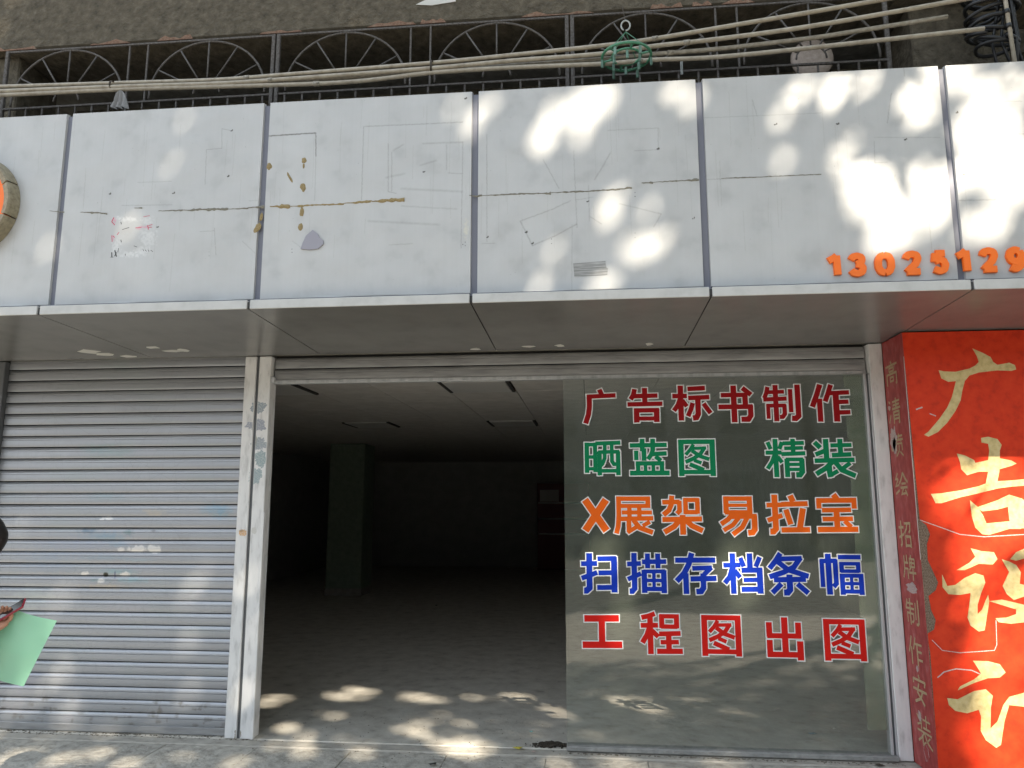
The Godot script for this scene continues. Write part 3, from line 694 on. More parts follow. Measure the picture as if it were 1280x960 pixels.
func build_digits() -> void:
	var labels := ["raised orange digit 1 that opens the phone number", "raised orange digit 3 next to the opening 1", "raised orange digit 0, the only nought in the number", "raised orange digit 2 between the 0 and the 5", "raised orange digit 5 left of the panel joint", "raised orange digit 1 mounted on the panel joint", "raised orange digit 2 between a 1 and the 9", "raised orange digit 9 ending the number in view"]
	var i := 0
	for d in [["1", 1.2421, 2.654, 0.1066, 0.1061], ["3", 1.3502, 2.6546, 0.0812, 0.1047], ["0", 1.4831, 2.6547, 0.0824, 0.1042], ["2", 1.6181, 2.6536, 0.0855, 0.1069], ["5", 1.7541, 2.6547, 0.078, 0.1054], ["1", 1.8727, 2.6554, 0.107, 0.1093], ["2", 1.9889, 2.6546, 0.0824, 0.1109], ["9", 2.1166, 2.6548, 0.0788, 0.1115]]:
		var t := thing("raised_digit", labels[i], "sign digit", Vector3(d[1], d[2], 1.04), "orange phone number digits")
		var lines: Array = DIGITS[d[0]]
		for side in [0, 1]:
			var st := mb()
			var z := 0
			for s in lines:
				var pts := PackedVector2Array()
				for k in range(0, s.size(), 2): pts.append(Vector2(d[1] + s[k] / 100.0 * d[3], d[2] + (100 - s[k + 1]) / 100.0 * d[4]))
				var sub := pts if side == 0 else pts
				var outl := Geometry2D.offset_polyline(sub, 0.0168 if side == 0 else 0.0178, Geometry2D.JOIN_ROUND, Geometry2D.END_ROUND)
				for o in outl:
					if Geometry2D.is_polygon_clockwise(o): continue
					if side == 0: slab(st, o, Vector3.ZERO, Vector3.RIGHT, Vector3.UP, Vector3.BACK, 1.054, 1.0582 + z * 0.0001)
					else: slab(st, o, Vector3.ZERO, Vector3.RIGHT, Vector3.UP, Vector3.BACK, 1.0405, 1.0545 + z * 0.0001)
				z += 1
			part(t, "face" if side == 0 else "foam_body", st, M.orange)
		i += 1

func build_round_sign() -> void:
	var c := Vector3(-3.6098, 3.2317, 1.041)
	var R := 0.30
	var t := thing("round_sign", "round orange sign with thick tan rim on the white fascia", "sign", c)
	var st := mb()
	# rim of bent segments with open joints
	for k in 9:
		var a0 := TAU * k / 9.0 + 0.42
		var a1 := TAU * (k + 1) / 9.0 + 0.42 - 0.03
		st = mb()
		var n := 6
		for i in n:
			var t0 := lerpf(a0, a1, float(i) / n)
			var t1 := lerpf(a0, a1, float(i + 1) / n)
			var p := func(a: float, r: float, z: float) -> Vector3: return c + Vector3(cos(a) * r, sin(a) * r, z)
			quad(st, p.call(t0, R - 0.008, 0.075), p.call(t0, R, 0.066), p.call(t1, R, 0.066), p.call(t1, R - 0.008, 0.075))
			quad(st, p.call(t0, R, 0.066), p.call(t0, R + 0.01, 0.001), p.call(t1, R + 0.01, 0.001), p.call(t1, R, 0.066))
			quad(st, p.call(t0, R - 0.045, 0.06), p.call(t0, R - 0.008, 0.075), p.call(t1, R - 0.008, 0.075), p.call(t1, R - 0.045, 0.06))
		for a in [a0, a1]:
			var d := Vector3(cos(a), sin(a), 0)
			quad(st, c + d * (R - 0.045) + Vector3(0, 0, 0.001), c + d * (R + 0.01) + Vector3(0, 0, 0.001), c + d * (R - 0.008) + Vector3(0, 0, 0.075), c + d * (R - 0.045) + Vector3(0, 0, 0.06))
		part(t, "rim_segment", st, M.rim)
	st = mb()
	var poly := PackedVector2Array()
	for i in 64: poly.append(Vector2(cos(TAU * i / 64.0), sin(TAU * i / 64.0)) * (R - 0.03))
	slab(st, poly, c, Vector3.RIGHT, Vector3.UP, Vector3.BACK, 0.0, 0.058)
	part(t, "face", st, M.orange)

# ---------------------------------------------------------------- shutters
func slat_mesh(x0: float, x1: float, y: float, m: Material, yr: float, uvs: bool) -> SurfaceTool:
	var st := mb(false)
	var prof := [[0.0003, -0.056], [0.0, -0.0427], [0.0028, -0.0417], [0.022, -0.0415], [0.0445, -0.0437], [0.0452, -0.0495], [0.0478, -0.0490], [0.0486, -0.0443], [0.0732, -0.0462], [0.0738, -0.058]]
	for i in prof.size() - 1:
		var a: Array = prof[i]
		var b: Array = prof[i + 1]
		var v0: float = 1.0 - (y + a[0]) / 2.52
		var v1: float = 1.0 - (y + b[0]) / 2.52
		st.set_smooth_group(-1 if i in [0, 4, 5, 6] else 0)
		uvquad(st, [Vector3(x0, y + a[0], a[1]), Vector3(x1, y + a[0], a[1]), Vector3(x1, y + b[0], b[1]), Vector3(x0, y + b[0], b[1])], [Vector2(0, v0), Vector2(1, v0), Vector2(1, v1), Vector2(0, v1)])
	return st

func build_left_shutter() -> void:
	var t := thing("roller_shutter", "closed grey roller shutter with smeared paint and scraped bills", "shutter", Vector3(-3.26, 0, -0.05))
	var im := Image.create(1024, 1024, false, Image.FORMAT_RGB8)
	im.fill(lin(0.375, 0.385, 0.405))
	var nz := FastNoiseLite.new()
	nz.seed = 11
	nz.frequency = 0.04
	nz.fractal_octaves = 4
	var r := RandomNumberGenerator.new()
	r.seed = 3
	for i in 190: dab(im, r.randf() * 1024, r.randf() * 1024, r.randf_range(30, 160), r.randf_range(8, 40), [lin(0.33, 0.335, 0.35), lin(0.44, 0.45, 0.47), lin(0.40, 0.395, 0.425), lin(0.36, 0.39, 0.395)][r.randi() % 4], 0.3, 1.0, nz, 0.9)
	for i in 60: scratch(im, Vector2(r.randf() * 1024, r.randf() * 1024), Vector2(r.randf() * 1024, r.randf() * 1024).lerp(Vector2(512, 512), 0.0), 0.8, lin(0.27, 0.27, 0.27), 0.10, nz, 1.2)
	for s in [[952.4438, 437.4242, 51.0429, 24.7619, 0.26, 0.36, 0.43, 0.75, 0.9], [479.7212, 506.8828, 120.647, 16.5079, 0.26, 0.36, 0.43, 0.7, 0.9], [404.2263, 491.5944, 51.0429, 9.9048, 0.2, 0.25, 0.3, 0.8, 0.9], [577.3744, 494.5803, 27.8416, 9.9048, 0.2, 0.27, 0.27, 0.6, 0.9], [680.6873, 490.8813, 13.9208, 4.6222, 0.2, 0.2, 0.2, 0.6, 0.9], [534.6894, 528.9731, 55.6832, 8.254, 0.26, 0.36, 0.43, 0.5, 0.9], [543.6727, 602.023, 106.7262, 9.9048, 0.3, 0.42, 0.44, 0.6, 0.9], [613.5378, 625.1499, 74.2443, 9.9048, 0.3, 0.44, 0.47, 0.6, 0.9], [468.9342, 626.176, 55.6832, 6.6032, 0.28, 0.38, 0.38, 0.5, 0.9], [487.1098, 565.0167, 139.208, 9.9048, 0.3, 0.36, 0.4, 0.5, 0.9], [632.9805, 571.0557, 74.2443, 6.6032, 0.34, 0.42, 0.46, 0.5, 0.9], [624.284, 540.5483, 55.6832, 10.5651, 0.66, 0.65, 0.63, 0.85, 0.4], [691.3224, 540.2635, 34.802, 13.8667, 0.66, 0.65, 0.63, 0.85, 0.4], [551.7484, 540.8565, 18.5611, 8.254, 0.66, 0.65, 0.63, 0.85, 0.4], [483.8697, 456.8583, 27.8416, 5.9429, 0.66, 0.65, 0.63, 0.85, 0.4], [463.2963, 460.351, 12.0647, 3.3016, 0.66, 0.65, 0.63, 0.85, 0.4], [575.5712, 609.2473, 23.2013, 8.5841, 0.66, 0.65, 0.63, 0.85, 0.4], [479.3097, 626.1024, 18.5611, 7.9238, 0.66, 0.65, 0.63, 0.85, 0.4], [409.2497, 607.9622, 18.5611, 6.6032, 0.66, 0.65, 0.63, 0.85, 0.4], [680.1526, 439.3614, 51.0429, 11.2254, 0.45, 0.42, 0.38, 0.7, 0.6], [643.3988, 435.939, 18.5611, 6.6032, 0.45, 0.42, 0.38, 0.7, 0.6], [492.0391, 644.546, 111.3664, 9.9048, 0.45, 0.42, 0.38, 0.7, 0.6], [495.5225, 610.7864, 11.8791, 8.4521, 0.05, 0.05, 0.04, 0.9, 0.5], [534.5775, 612.2177, 3.5637, 12.6781, 0.12, 0.12, 0.2, 0.9, 0.5], [479.5917, 271.1741, 133.6397, 25.3562, 0.3, 0.36, 0.36, 0.55, 1.0], [248.7639, 573.0834, 148.4886, 52.8254, 0.33, 0.37, 0.42, 0.55, 1.0], [195.7914, 671.5959, 118.7909, 42.2603, 0.44, 0.48, 0.47, 0.55, 1.0], [913.8791, 428.552, 59.3954, 25.3562, 0.26, 0.36, 0.43, 0.55, 1.0], [409.797, 259.4149, 89.0931, 16.9041, 0.3, 0.38, 0.4, 0.55, 1.0], [461.3129, 395.287, 118.7909, 16.9041, 0.31, 0.38, 0.4, 0.55, 1.0], [377.5949, 528.5461, 207.884, 38.0343, 0.34, 0.36, 0.42, 0.55, 1.0], [196.4824, 895.3172, 89.0931, 42.2603, 0.38, 0.38, 0.44, 0.55, 1.0]]: dab(im, s[0], s[1], s[2], s[3], lin(s[4], s[5], s[6]), minf(1.0, s[7] * 1.25), s[8], nz, 0.5)
	for i in 80: dab(im, r.randf() * 1024, 940 + r.randf() * 84, r.randf_range(4, 26), r.randf_range(2, 9), lin(0.2, 0.19, 0.17), 0.5, 0.8, nz, 0.8)
	var m := StandardMaterial3D.new()
	m.albedo_texture = ImageTexture.create_from_image(im)
	m.roughness = 0.4
	m.metallic = 0.55
	for k in 31:
		var y := 0.052 + k * 0.08
		var sl := part(t, "slat", slat_mesh(-4.165, -2.372, y, m, 0.0, true), m)
		sl.position += Vector3(0, rng.randf_range(-0.0012, 0.0012), rng.randf_range(-0.0015, 0.001))
	var st := mb()
	cbox(st, Vector3(-4.165, 0.004, -0.068), Vector3(-2.372, 0.051, -0.034), 0.004)
	part(t, "bottom_bar", st, M.slat_old)
	st = mb()
	box(st, Vector3(-4.26, 0.0, -0.09), Vector3(-2.3, 2.52, -0.075))
	part(t, "backing", st, M.black)
	st = mb()
	cbox(st, Vector3(-4.262, 0.0, -0.07), Vector3(-4.168, 2.506, 0.0), 0.004)
	part(t, "guide_rail", st, M.alu_dark)

func build_posts() -> void:
	var t := thing("shutter_post", "white aluminium post with blue smears beside the closed shutter", "post", Vector3(-2.27, 0, -0.05))
	var st := mb()
	cbox(st, Vector3(-2.364, 0.0, -0.1), Vector3(-2.284, 2.507, 0.0), 0.004)
	part(t, "channel", st, M.white_post)
	st = mb()
	cbox(st, Vector3(-2.262, 0.0, -0.1), Vector3(-2.176, 2.507, 0.0), 0.004)
	part(t, "channel", st, M.white_post)
	st = mb()
	box(st, Vector3(-2.30, 0.0, -0.09), Vector3(-2.24, 2.507, -0.014))
	part(t, "groove", st, M.alu_dark)
	st = mb()
	cbox(st, Vector3(-2.192, 0.0, -0.03), Vector3(-2.168, 1.44, 0.008), 0.003)
	part(t, "lower_guide", st, M.white_post)
	var nz := FastNoiseLite.new()
	nz.seed = 9
	for s in [[-2.2558, 2.152, 0.0715, 0.0453, 0.22, 0.28, 0.33], [-2.2553, 2.0254, 0.0834, 0.0477, 0.25, 0.28, 0.36], [-2.2284, 1.8933, 0.0596, 0.0477, 0.26, 0.31, 0.36], [-2.223, 1.7935, 0.0453, 0.0715, 0.24, 0.34, 0.36], [-2.2492, 1.6821, 0.0596, 0.0596, 0.25, 0.35, 0.38], [-2.2631, 1.9311, 0.0167, 0.0715, 0.36, 0.38, 0.24], [-2.3112, 1.3011, 0.0334, 0.0262, 0.72, 0.38, 0.12], [-2.2351, 1.3158, 0.0191, 0.0262, 0.62, 0.6, 0.55], [-2.3248, 1.3155, 0.0119, 0.0095, 0.7, 0.45, 0.2], [-2.2739, 0.03, 0.03, 0.035, 0.16, 0.1, 0.04]]:
		st = mb()
		var poly := PackedVector2Array()
		for i in 64:
			var a := TAU * i / 64.0
			var w := 0.82 + 0.5 * nz.get_noise_2d(cos(a) * 60.0 + s[1] * 900.0, sin(a) * 60.0) + 0.3 * nz.get_noise_2d(cos(a) * 400.0, sin(a) * 400.0 + s[1] * 700.0)
			poly.append(Vector2(s[0] + cos(a) * s[2] * w, s[1] + sin(a) * s[3] * w))
		for lim in [[-2.36, -2.288], [-2.258, -2.18]]:
			for q in Geometry2D.intersect_polygons(poly, PackedVector2Array([Vector2(lim[0], 0), Vector2(lim[1], 0), Vector2(lim[1], 2.5), Vector2(lim[0], 2.5)])):
				slab(st, q, Vector3.ZERO, Vector3.RIGHT, Vector3.UP, Vector3.BACK, 0.0002, 0.0006)
		part(t, "paint_smear", st, noisy([[0.0, s[4], s[5], s[6]], [0.5, lerpf(s[4], 0.5, 0.35), lerpf(s[5], 0.5, 0.35), lerpf(s[6], 0.5, 0.35)], [1.0, 0.68, 0.675, 0.665]], 0.11, 0.018, 0.6, 0.0, 6, 70))

func build_rolled_shutter() -> void:
	var t := thing("roller_shutter", "rolled-up grey shutter hanging above the open doorway", "shutter", Vector3(-0.19, 2.315, -0.05))
	for k in 2:
		part(t, "slat", slat_mesh(-2.165, 1.785, 2.345 + k * 0.08, M.slat_old, 0.0, false), M.slat_old)
	var st := mb()
	cbox(st, Vector3(-2.168, 2.315, -0.075), Vector3(1.786, 2.344, -0.03), 0.005)
	part(t, "bottom_bar", st, M.alu)
	st = mb()
	box(st, Vector3(-2.168, 2.344, -0.10), Vector3(1.786, 2.515, -0.07))
	part(t, "backing", st, M.black)
	st = mb()
	cbox(st, Vector3(-2.172, 2.32, -0.028), Vector3(-2.148, 2.36, 0.004), 0.004)
	part(t, "stop_block", st, M.alu)

# ---------------------------------------------------------------- lettering
const STROKES := {
	"广": [[14, 50, 3, 57, 18], [13, 12, 23, 98, 20], [15, 20, 17, 20, 50, 17, 72, 8, 97]],
	"告": [[14, 22, 5, 18, 22, 10, 34], [13, 18, 25, 86, 24], [15, 50, 2, 50, 48], [13, 1, 48, 99, 47], [16, 26, 60, 26, 99], [16, 82, 60, 82, 98], [13, 19, 65, 89, 65], [12, 26, 88, 82, 88]],
	"标": [[15, 23, 0, 23, 100], [13, 2, 30, 39, 30], [13, 22, 36, 16, 55, 5, 72], [12, 27, 42, 38, 60], [13, 41, 10, 85, 8], [13, 42, 36, 95, 34], [15, 66, 36, 66, 82, 61, 92, 52, 93], [13, 53, 50, 48, 68, 40, 88], [13, 80, 52, 88, 66, 97, 80]],
	"书": [[16, 45, 0, 45, 100], [13, 9, 26, 79, 26], [15, 77, 22, 77, 56], [14, 1, 58, 97, 58], [15, 91, 54, 91, 82, 84, 92, 64, 92], [14, 70, 7, 94, 26]],
	"制": [[12, 14, 5, 10, 22, 4, 36], [11, 12, 20, 57, 19], [12, 1, 40, 63, 38], [14, 34, 0, 34, 100], [11, 13, 53, 13, 93], [11, 9, 57, 60, 57], [12, 56, 54, 56, 80, 50, 88, 42, 88], [12, 73, 12, 73, 76], [15, 92, 0, 92, 86, 84, 93, 74, 92]],
	"作": [[14, 27, 0, 18, 27, 5, 60], [14, 24, 38, 24, 100], [13, 54, 1, 46, 25, 38, 46], [12, 47, 24, 99, 22], [16, 65, 22, 65, 100], [12, 64, 48, 96, 47], [12, 64, 76, 99, 75]],
	"晒": [[13, 7, 4, 7, 92], [12, 30, 4, 30, 90], [11, 3, 10, 34, 10], [10, 7, 46, 30, 46], [10, 7, 80, 34, 80], [12, 31, 7, 100, 5], [13, 42, 30, 42, 99], [13, 93, 30, 93, 99], [11, 38, 32, 97, 31], [11, 57, 10, 56, 50, 50, 66, 42, 74], [11, 76, 10, 76, 58, 81, 67, 90, 67], [11, 42, 86, 93, 86]],
	"蓝": [[12, 1, 18, 96, 17], [13, 33, 0, 33, 34], [13, 60, 0, 60, 30], [12, 17, 32, 17, 58], [13, 37, 26, 37, 60], [12, 61, 28, 55, 44, 47, 56], [12, 58, 42, 95, 40], [12, 66, 48, 80, 60], [12, 21, 62, 21, 94], [10, 40, 66, 40, 92], [10, 60, 66, 60, 92], [12, 82, 62, 82, 94], [12, 15, 67, 88, 67], [13, 0, 93, 101, 93]],
	"图": [[15, 8, 1, 8, 100], [15, 92, 1, 92, 100], [13, 1, 7, 99, 7], [12, 8, 89, 92, 89], [10, 42, 14, 33, 28, 20, 42], [9, 36, 25, 76, 24], [11, 72, 22, 60, 40, 42, 52, 19, 62], [11, 37, 31, 58, 46, 83, 55], [10, 42, 57, 62, 65], [12, 30, 68, 68, 84]],
	"精": [[13, 26, 0, 26, 100], [11, 1, 36, 41, 36], [11, 7, 8, 14, 27], [11, 43, 8, 36, 27], [11, 23, 42, 16, 60, 4, 78], [11, 30, 46, 41, 62], [11, 45, 12, 98, 11], [10, 48, 25, 95, 24], [11, 40, 40, 100, 38], [12, 70, 0, 70, 42], [13, 53, 52, 53, 100], [14, 90, 52, 90, 86, 84, 94, 74, 94], [10, 50, 54, 94, 54], [9, 53, 67, 90, 67], [9, 53, 80, 90, 80]],
	"装": [[13, 3, 8, 17, 23], [14, 31, 0, 31, 50], [12, 4, 40, 27, 31], [11, 42, 17, 94, 16], [13, 66, 0, 66, 42], [12, 44, 42, 92, 40], [12, 1, 56, 99, 54], [13, 46, 57, 28, 75, 3, 90], [14, 36, 66, 36, 86, 38, 98], [11, 36, 94, 57, 82], [13, 50, 58, 66, 80, 99, 95], [11, 88, 62, 70, 75]],
	"X": [[25, 12, 1, 86, 99], [25, 86, 1, 12, 99]],
	"展": [[13, 10, 0, 10, 50, 8, 76, 3, 97], [12, 7, 6, 93, 6], [13, 87, 2, 87, 30], [11, 10, 25, 93, 25], [11, 18, 42, 97, 42], [12, 14, 59, 100, 57], [12, 38, 28, 38, 60], [12, 64, 28, 64, 60], [13, 36, 62, 36, 94], [11, 32, 94, 55, 80], [13, 48, 62, 64, 82, 98, 94], [11, 91, 66, 72, 77]],
	"架": [[12, 2, 18, 45, 17], [12, 44, 14, 44, 40, 37, 47], [13, 26, 1, 24, 24, 18, 38, 4, 50], [12, 59, 8, 59, 48], [12, 88, 8, 88, 47], [11, 54, 12, 92, 12], [11, 56, 43, 88, 43], [13, 1, 62, 98, 60], [15, 51, 50, 51, 100], [14, 44, 62, 30, 79, 5, 94], [14, 58, 62, 72, 77, 99, 90]],
	"易": [[14, 18, 1, 18, 44], [14, 80, 1, 80, 44], [12, 12, 7, 87, 7], [9, 18, 24, 80, 24], [12, 14, 42, 87, 42], [13, 35, 46, 22, 60, 3, 72], [13, 27, 53, 98, 52], [15, 91, 50, 91, 85, 85, 93, 73, 94], [12, 50, 56, 34, 74, 9, 88], [13, 72, 56, 58, 80, 33, 98]],
	"拉": [[15, 20, 0, 20, 87, 14, 94, 6, 94], [12, 0, 27, 37, 26], [12, 1, 66, 37, 53], [15, 58, 2, 64, 18], [13, 36, 25, 99, 23], [14, 46, 38, 56, 76], [15, 87, 35, 77, 86], [13, 33, 90, 101, 89]],
	"宝": [[15, 44, 1, 52, 13], [13, 1, 17, 99, 16], [13, 7, 14, 7, 38], [13, 93, 14, 93, 38], [12, 14, 42, 85, 41], [12, 14, 65, 88, 64], [15, 49, 40, 49, 94], [14, 1, 92, 99, 91], [12, 67, 70, 83, 85]],
	"扫": [[16, 22, 0, 22, 88, 14, 95, 7, 95], [13, 0, 27, 43, 26], [13, 1, 64, 43, 49], [13, 44, 14, 93, 13], [16, 88, 9, 88, 99], [13, 46, 50, 88, 49], [13, 42, 87, 90, 86]],
	"描": [[14, 18, 0, 18, 88, 12, 95, 5, 95], [12, 0, 28, 35, 26], [12, 1, 66, 35, 51], [12, 38, 22, 99, 21], [13, 52, 1, 52, 38], [13, 78, 1, 78, 38], [14, 43, 42, 43, 99], [14, 92, 42, 92, 99], [10, 40, 46, 96, 45], [9, 43, 68, 92, 68], [11, 43, 89, 92, 89], [9, 67, 46, 67, 90]],
	"存": [[13, 1, 18, 99, 17], [14, 42, 0, 34, 28, 22, 50, 3, 70], [14, 26, 50, 26, 101], [12, 42, 38, 90, 36], [12, 89, 35, 70, 53], [14, 68, 50, 68, 85, 62, 94, 50, 95], [13, 37, 64, 100, 62]],
	"档": [[14, 24, 0, 24, 100], [12, 1, 30, 43, 29], [13, 22, 38, 16, 58, 3, 74], [12, 28, 42, 41, 60], [14, 66, 0, 66, 40], [12, 43, 11, 51, 33], [12, 91, 9, 80, 33], [13, 45, 42, 96, 41], [15, 89, 38, 89, 99], [11, 49, 66, 89, 65], [13, 43, 89, 89, 88]],
	"条": [[13, 33, 1, 20, 20, 5, 38], [12, 27, 15, 84, 13], [13, 81, 11, 64, 34, 38, 47, 4, 58], [13, 26, 22, 50, 41, 98, 56], [13, 14, 65, 91, 63], [15, 52, 52, 52, 88, 46, 95, 37, 95], [13, 32, 74, 9, 96], [13, 70, 74, 95, 96]],
	"幅": [[14, 22, 0, 22, 99], [11, 7, 14, 7, 81], [11, 3, 18, 42, 17], [12, 38, 14, 38, 72, 31, 80], [11, 45, 8, 97, 8], [11, 52, 22, 52, 45], [11, 90, 22, 90, 45], [9, 47, 24, 95, 24], [9, 50, 42, 92, 42], [12, 52, 49, 52, 99], [12, 95, 49, 95, 99], [10, 47, 53, 100, 53], [8, 52, 72, 95, 72], [10, 52, 91, 95, 91], [8, 73, 53, 73, 91]],
	"工": [[18, 6, 12, 93, 10], [18, 50, 10, 50, 90], [18, 1, 90, 100, 88]],
	"程": [[12, 36, 3, 20, 9, 3, 13], [14, 24, 8, 24, 101], [12, 1, 32, 43, 31], [13, 22, 36, 16, 54, 4, 74], [12, 28, 44, 43, 59], [13, 52, 5, 52, 38], [13, 88, 5, 88, 38], [11, 47, 9, 94, 9], [11, 50, 34, 90, 34], [12, 45, 52, 97, 50], [11, 48, 72, 92, 71], [13, 39, 94, 101, 93], [14, 68, 50, 68, 95]],
	"出": [[16, 50, 0, 50, 94], [15, 10, 12, 10, 46], [15, 85, 12, 85, 50], [13, 4, 44, 90, 44], [15, 10, 54, 10, 93], [16, 88, 56, 88, 101], [14, 3, 88, 92, 88]],
	"高": [[10, 46, 0, 53, 11], [9, 3, 19, 97, 16], [8, 32, 26, 32, 43], [8, 68, 26, 68, 43], [8, 30, 28, 70, 28], [8, 32, 42, 68, 42], [10, 12, 52, 12, 99], [9, 10, 53, 92, 52], [10, 88, 50, 88, 94, 80, 97], [8, 37, 66, 37, 84], [8, 63, 66, 63, 84], [8, 35, 67, 66, 67], [8, 35, 83, 65, 83]],
	"清": [[9, 8, 8, 20, 17], [9, 4, 34, 16, 43], [9, 4, 92, 20, 62], [8, 36, 14, 94, 12], [8, 40, 27, 90, 26], [9, 32, 41, 98, 39], [9, 64, 0, 64, 42], [10, 44, 52, 44, 99], [10, 86, 50, 86, 94, 78, 97], [8, 42, 53, 88, 53], [8, 44, 67, 86, 67], [8, 44, 80, 86, 80]],
	"喷": [[8, 6, 30, 6, 70], [8, 26, 30, 26, 70], [8, 5, 31, 28, 31], [8, 6, 68, 26, 68], [8, 40, 12, 95, 10], [9, 66, 0, 66, 26], [9, 36, 28, 98, 26], [8, 50, 20, 50, 37], [8, 82, 20, 82, 37], [9, 46, 42, 46, 74], [9, 88, 42, 88, 74], [8, 44, 43, 90, 43], [9, 66, 50, 64, 74, 40, 97], [9, 72, 78, 95, 97]],
	"绘": [[9, 26, 2, 8, 27, 28, 26], [9, 28, 26, 6, 55, 32, 50], [9, 3, 86, 34, 71], [10, 66, 2, 52, 27, 35, 46], [10, 66, 2, 80, 24, 99, 42], [8, 52, 46, 84, 45], [9, 43, 62, 95, 60], [9, 66, 62, 50, 87, 86, 82], [9, 78, 70, 93, 94]],
	"招": [[10, 20, 0, 20, 86, 10, 95], [9, 1, 26, 40, 24], [9, 1, 64, 40, 48], [9, 46, 10, 93, 8], [9, 90, 8, 86, 36, 77, 43], [9, 68, 10, 60, 30, 45, 47], [9, 52, 56, 52, 97], [9, 88, 56, 88, 97], [9, 50, 57, 90, 57], [9, 52, 90, 88, 90]],
	"牌": [[9, 14, 4, 14, 60, 3, 97], [8, 14, 34, 43, 33], [9, 34, 0, 34, 34], [8, 14, 58, 38, 57], [9, 38, 55, 38, 99], [9, 68, 0, 60, 13], [8, 54, 13, 54, 48], [8, 90, 13, 90, 48], [8, 52, 15, 92, 15], [8, 54, 31, 90, 31], [8, 54, 47, 90, 47], [8, 70, 14, 64, 48, 50, 63], [9, 46, 72, 99, 70], [9, 76, 54, 76, 101]],
	"安": [[10, 46, 0, 53, 13], [9, 8, 19, 8, 36], [9, 6, 20, 94, 18], [9, 92, 18, 85, 36], [9, 3, 54, 99, 52], [10, 46, 30, 34, 63, 80, 98], [10, 70, 54, 54, 80, 13, 99]],
}

func glyph(parent: Node3D, ch: String, m: Material, o: Vector3, u: Vector3, v: Vector3, w: Vector3, gw: float, gh: float, fat: float, rim: float, called: String, label: String) -> void:
	var fill := mb()
	var edge := mb()
	var z := 0
	var sc := (gw + gh) * 0.5 / 100.0
	for s in STROKES[ch]:
		var pts := PackedVector2Array()
		for k in range(1, s.size(), 2): pts.append(Vector2((3.0 + s[k] * 0.94) / 100.0 * gw, (97.0 - s[k + 1] * 0.94) / 100.0 * gh))
		slab(fill, stroke(pts, s[0] * sc * fat, 0.0), o, u, v, w, 0.0014 + z * 0.00005, 0.0014 + z * 0.00005)
		if rim > 0.0: slab(edge, stroke(pts, s[0] * sc * fat + rim * 2.0, rim), o, u, v, w, 0.0003 + z * 0.00005, 0.0003 + z * 0.00005)
		z += 1
	var p := part(parent, called, fill, m)
	if label: p.set_meta("label", label)
	if rim > 0.0: part(p, "white_outline", edge, M.vinyl_white)

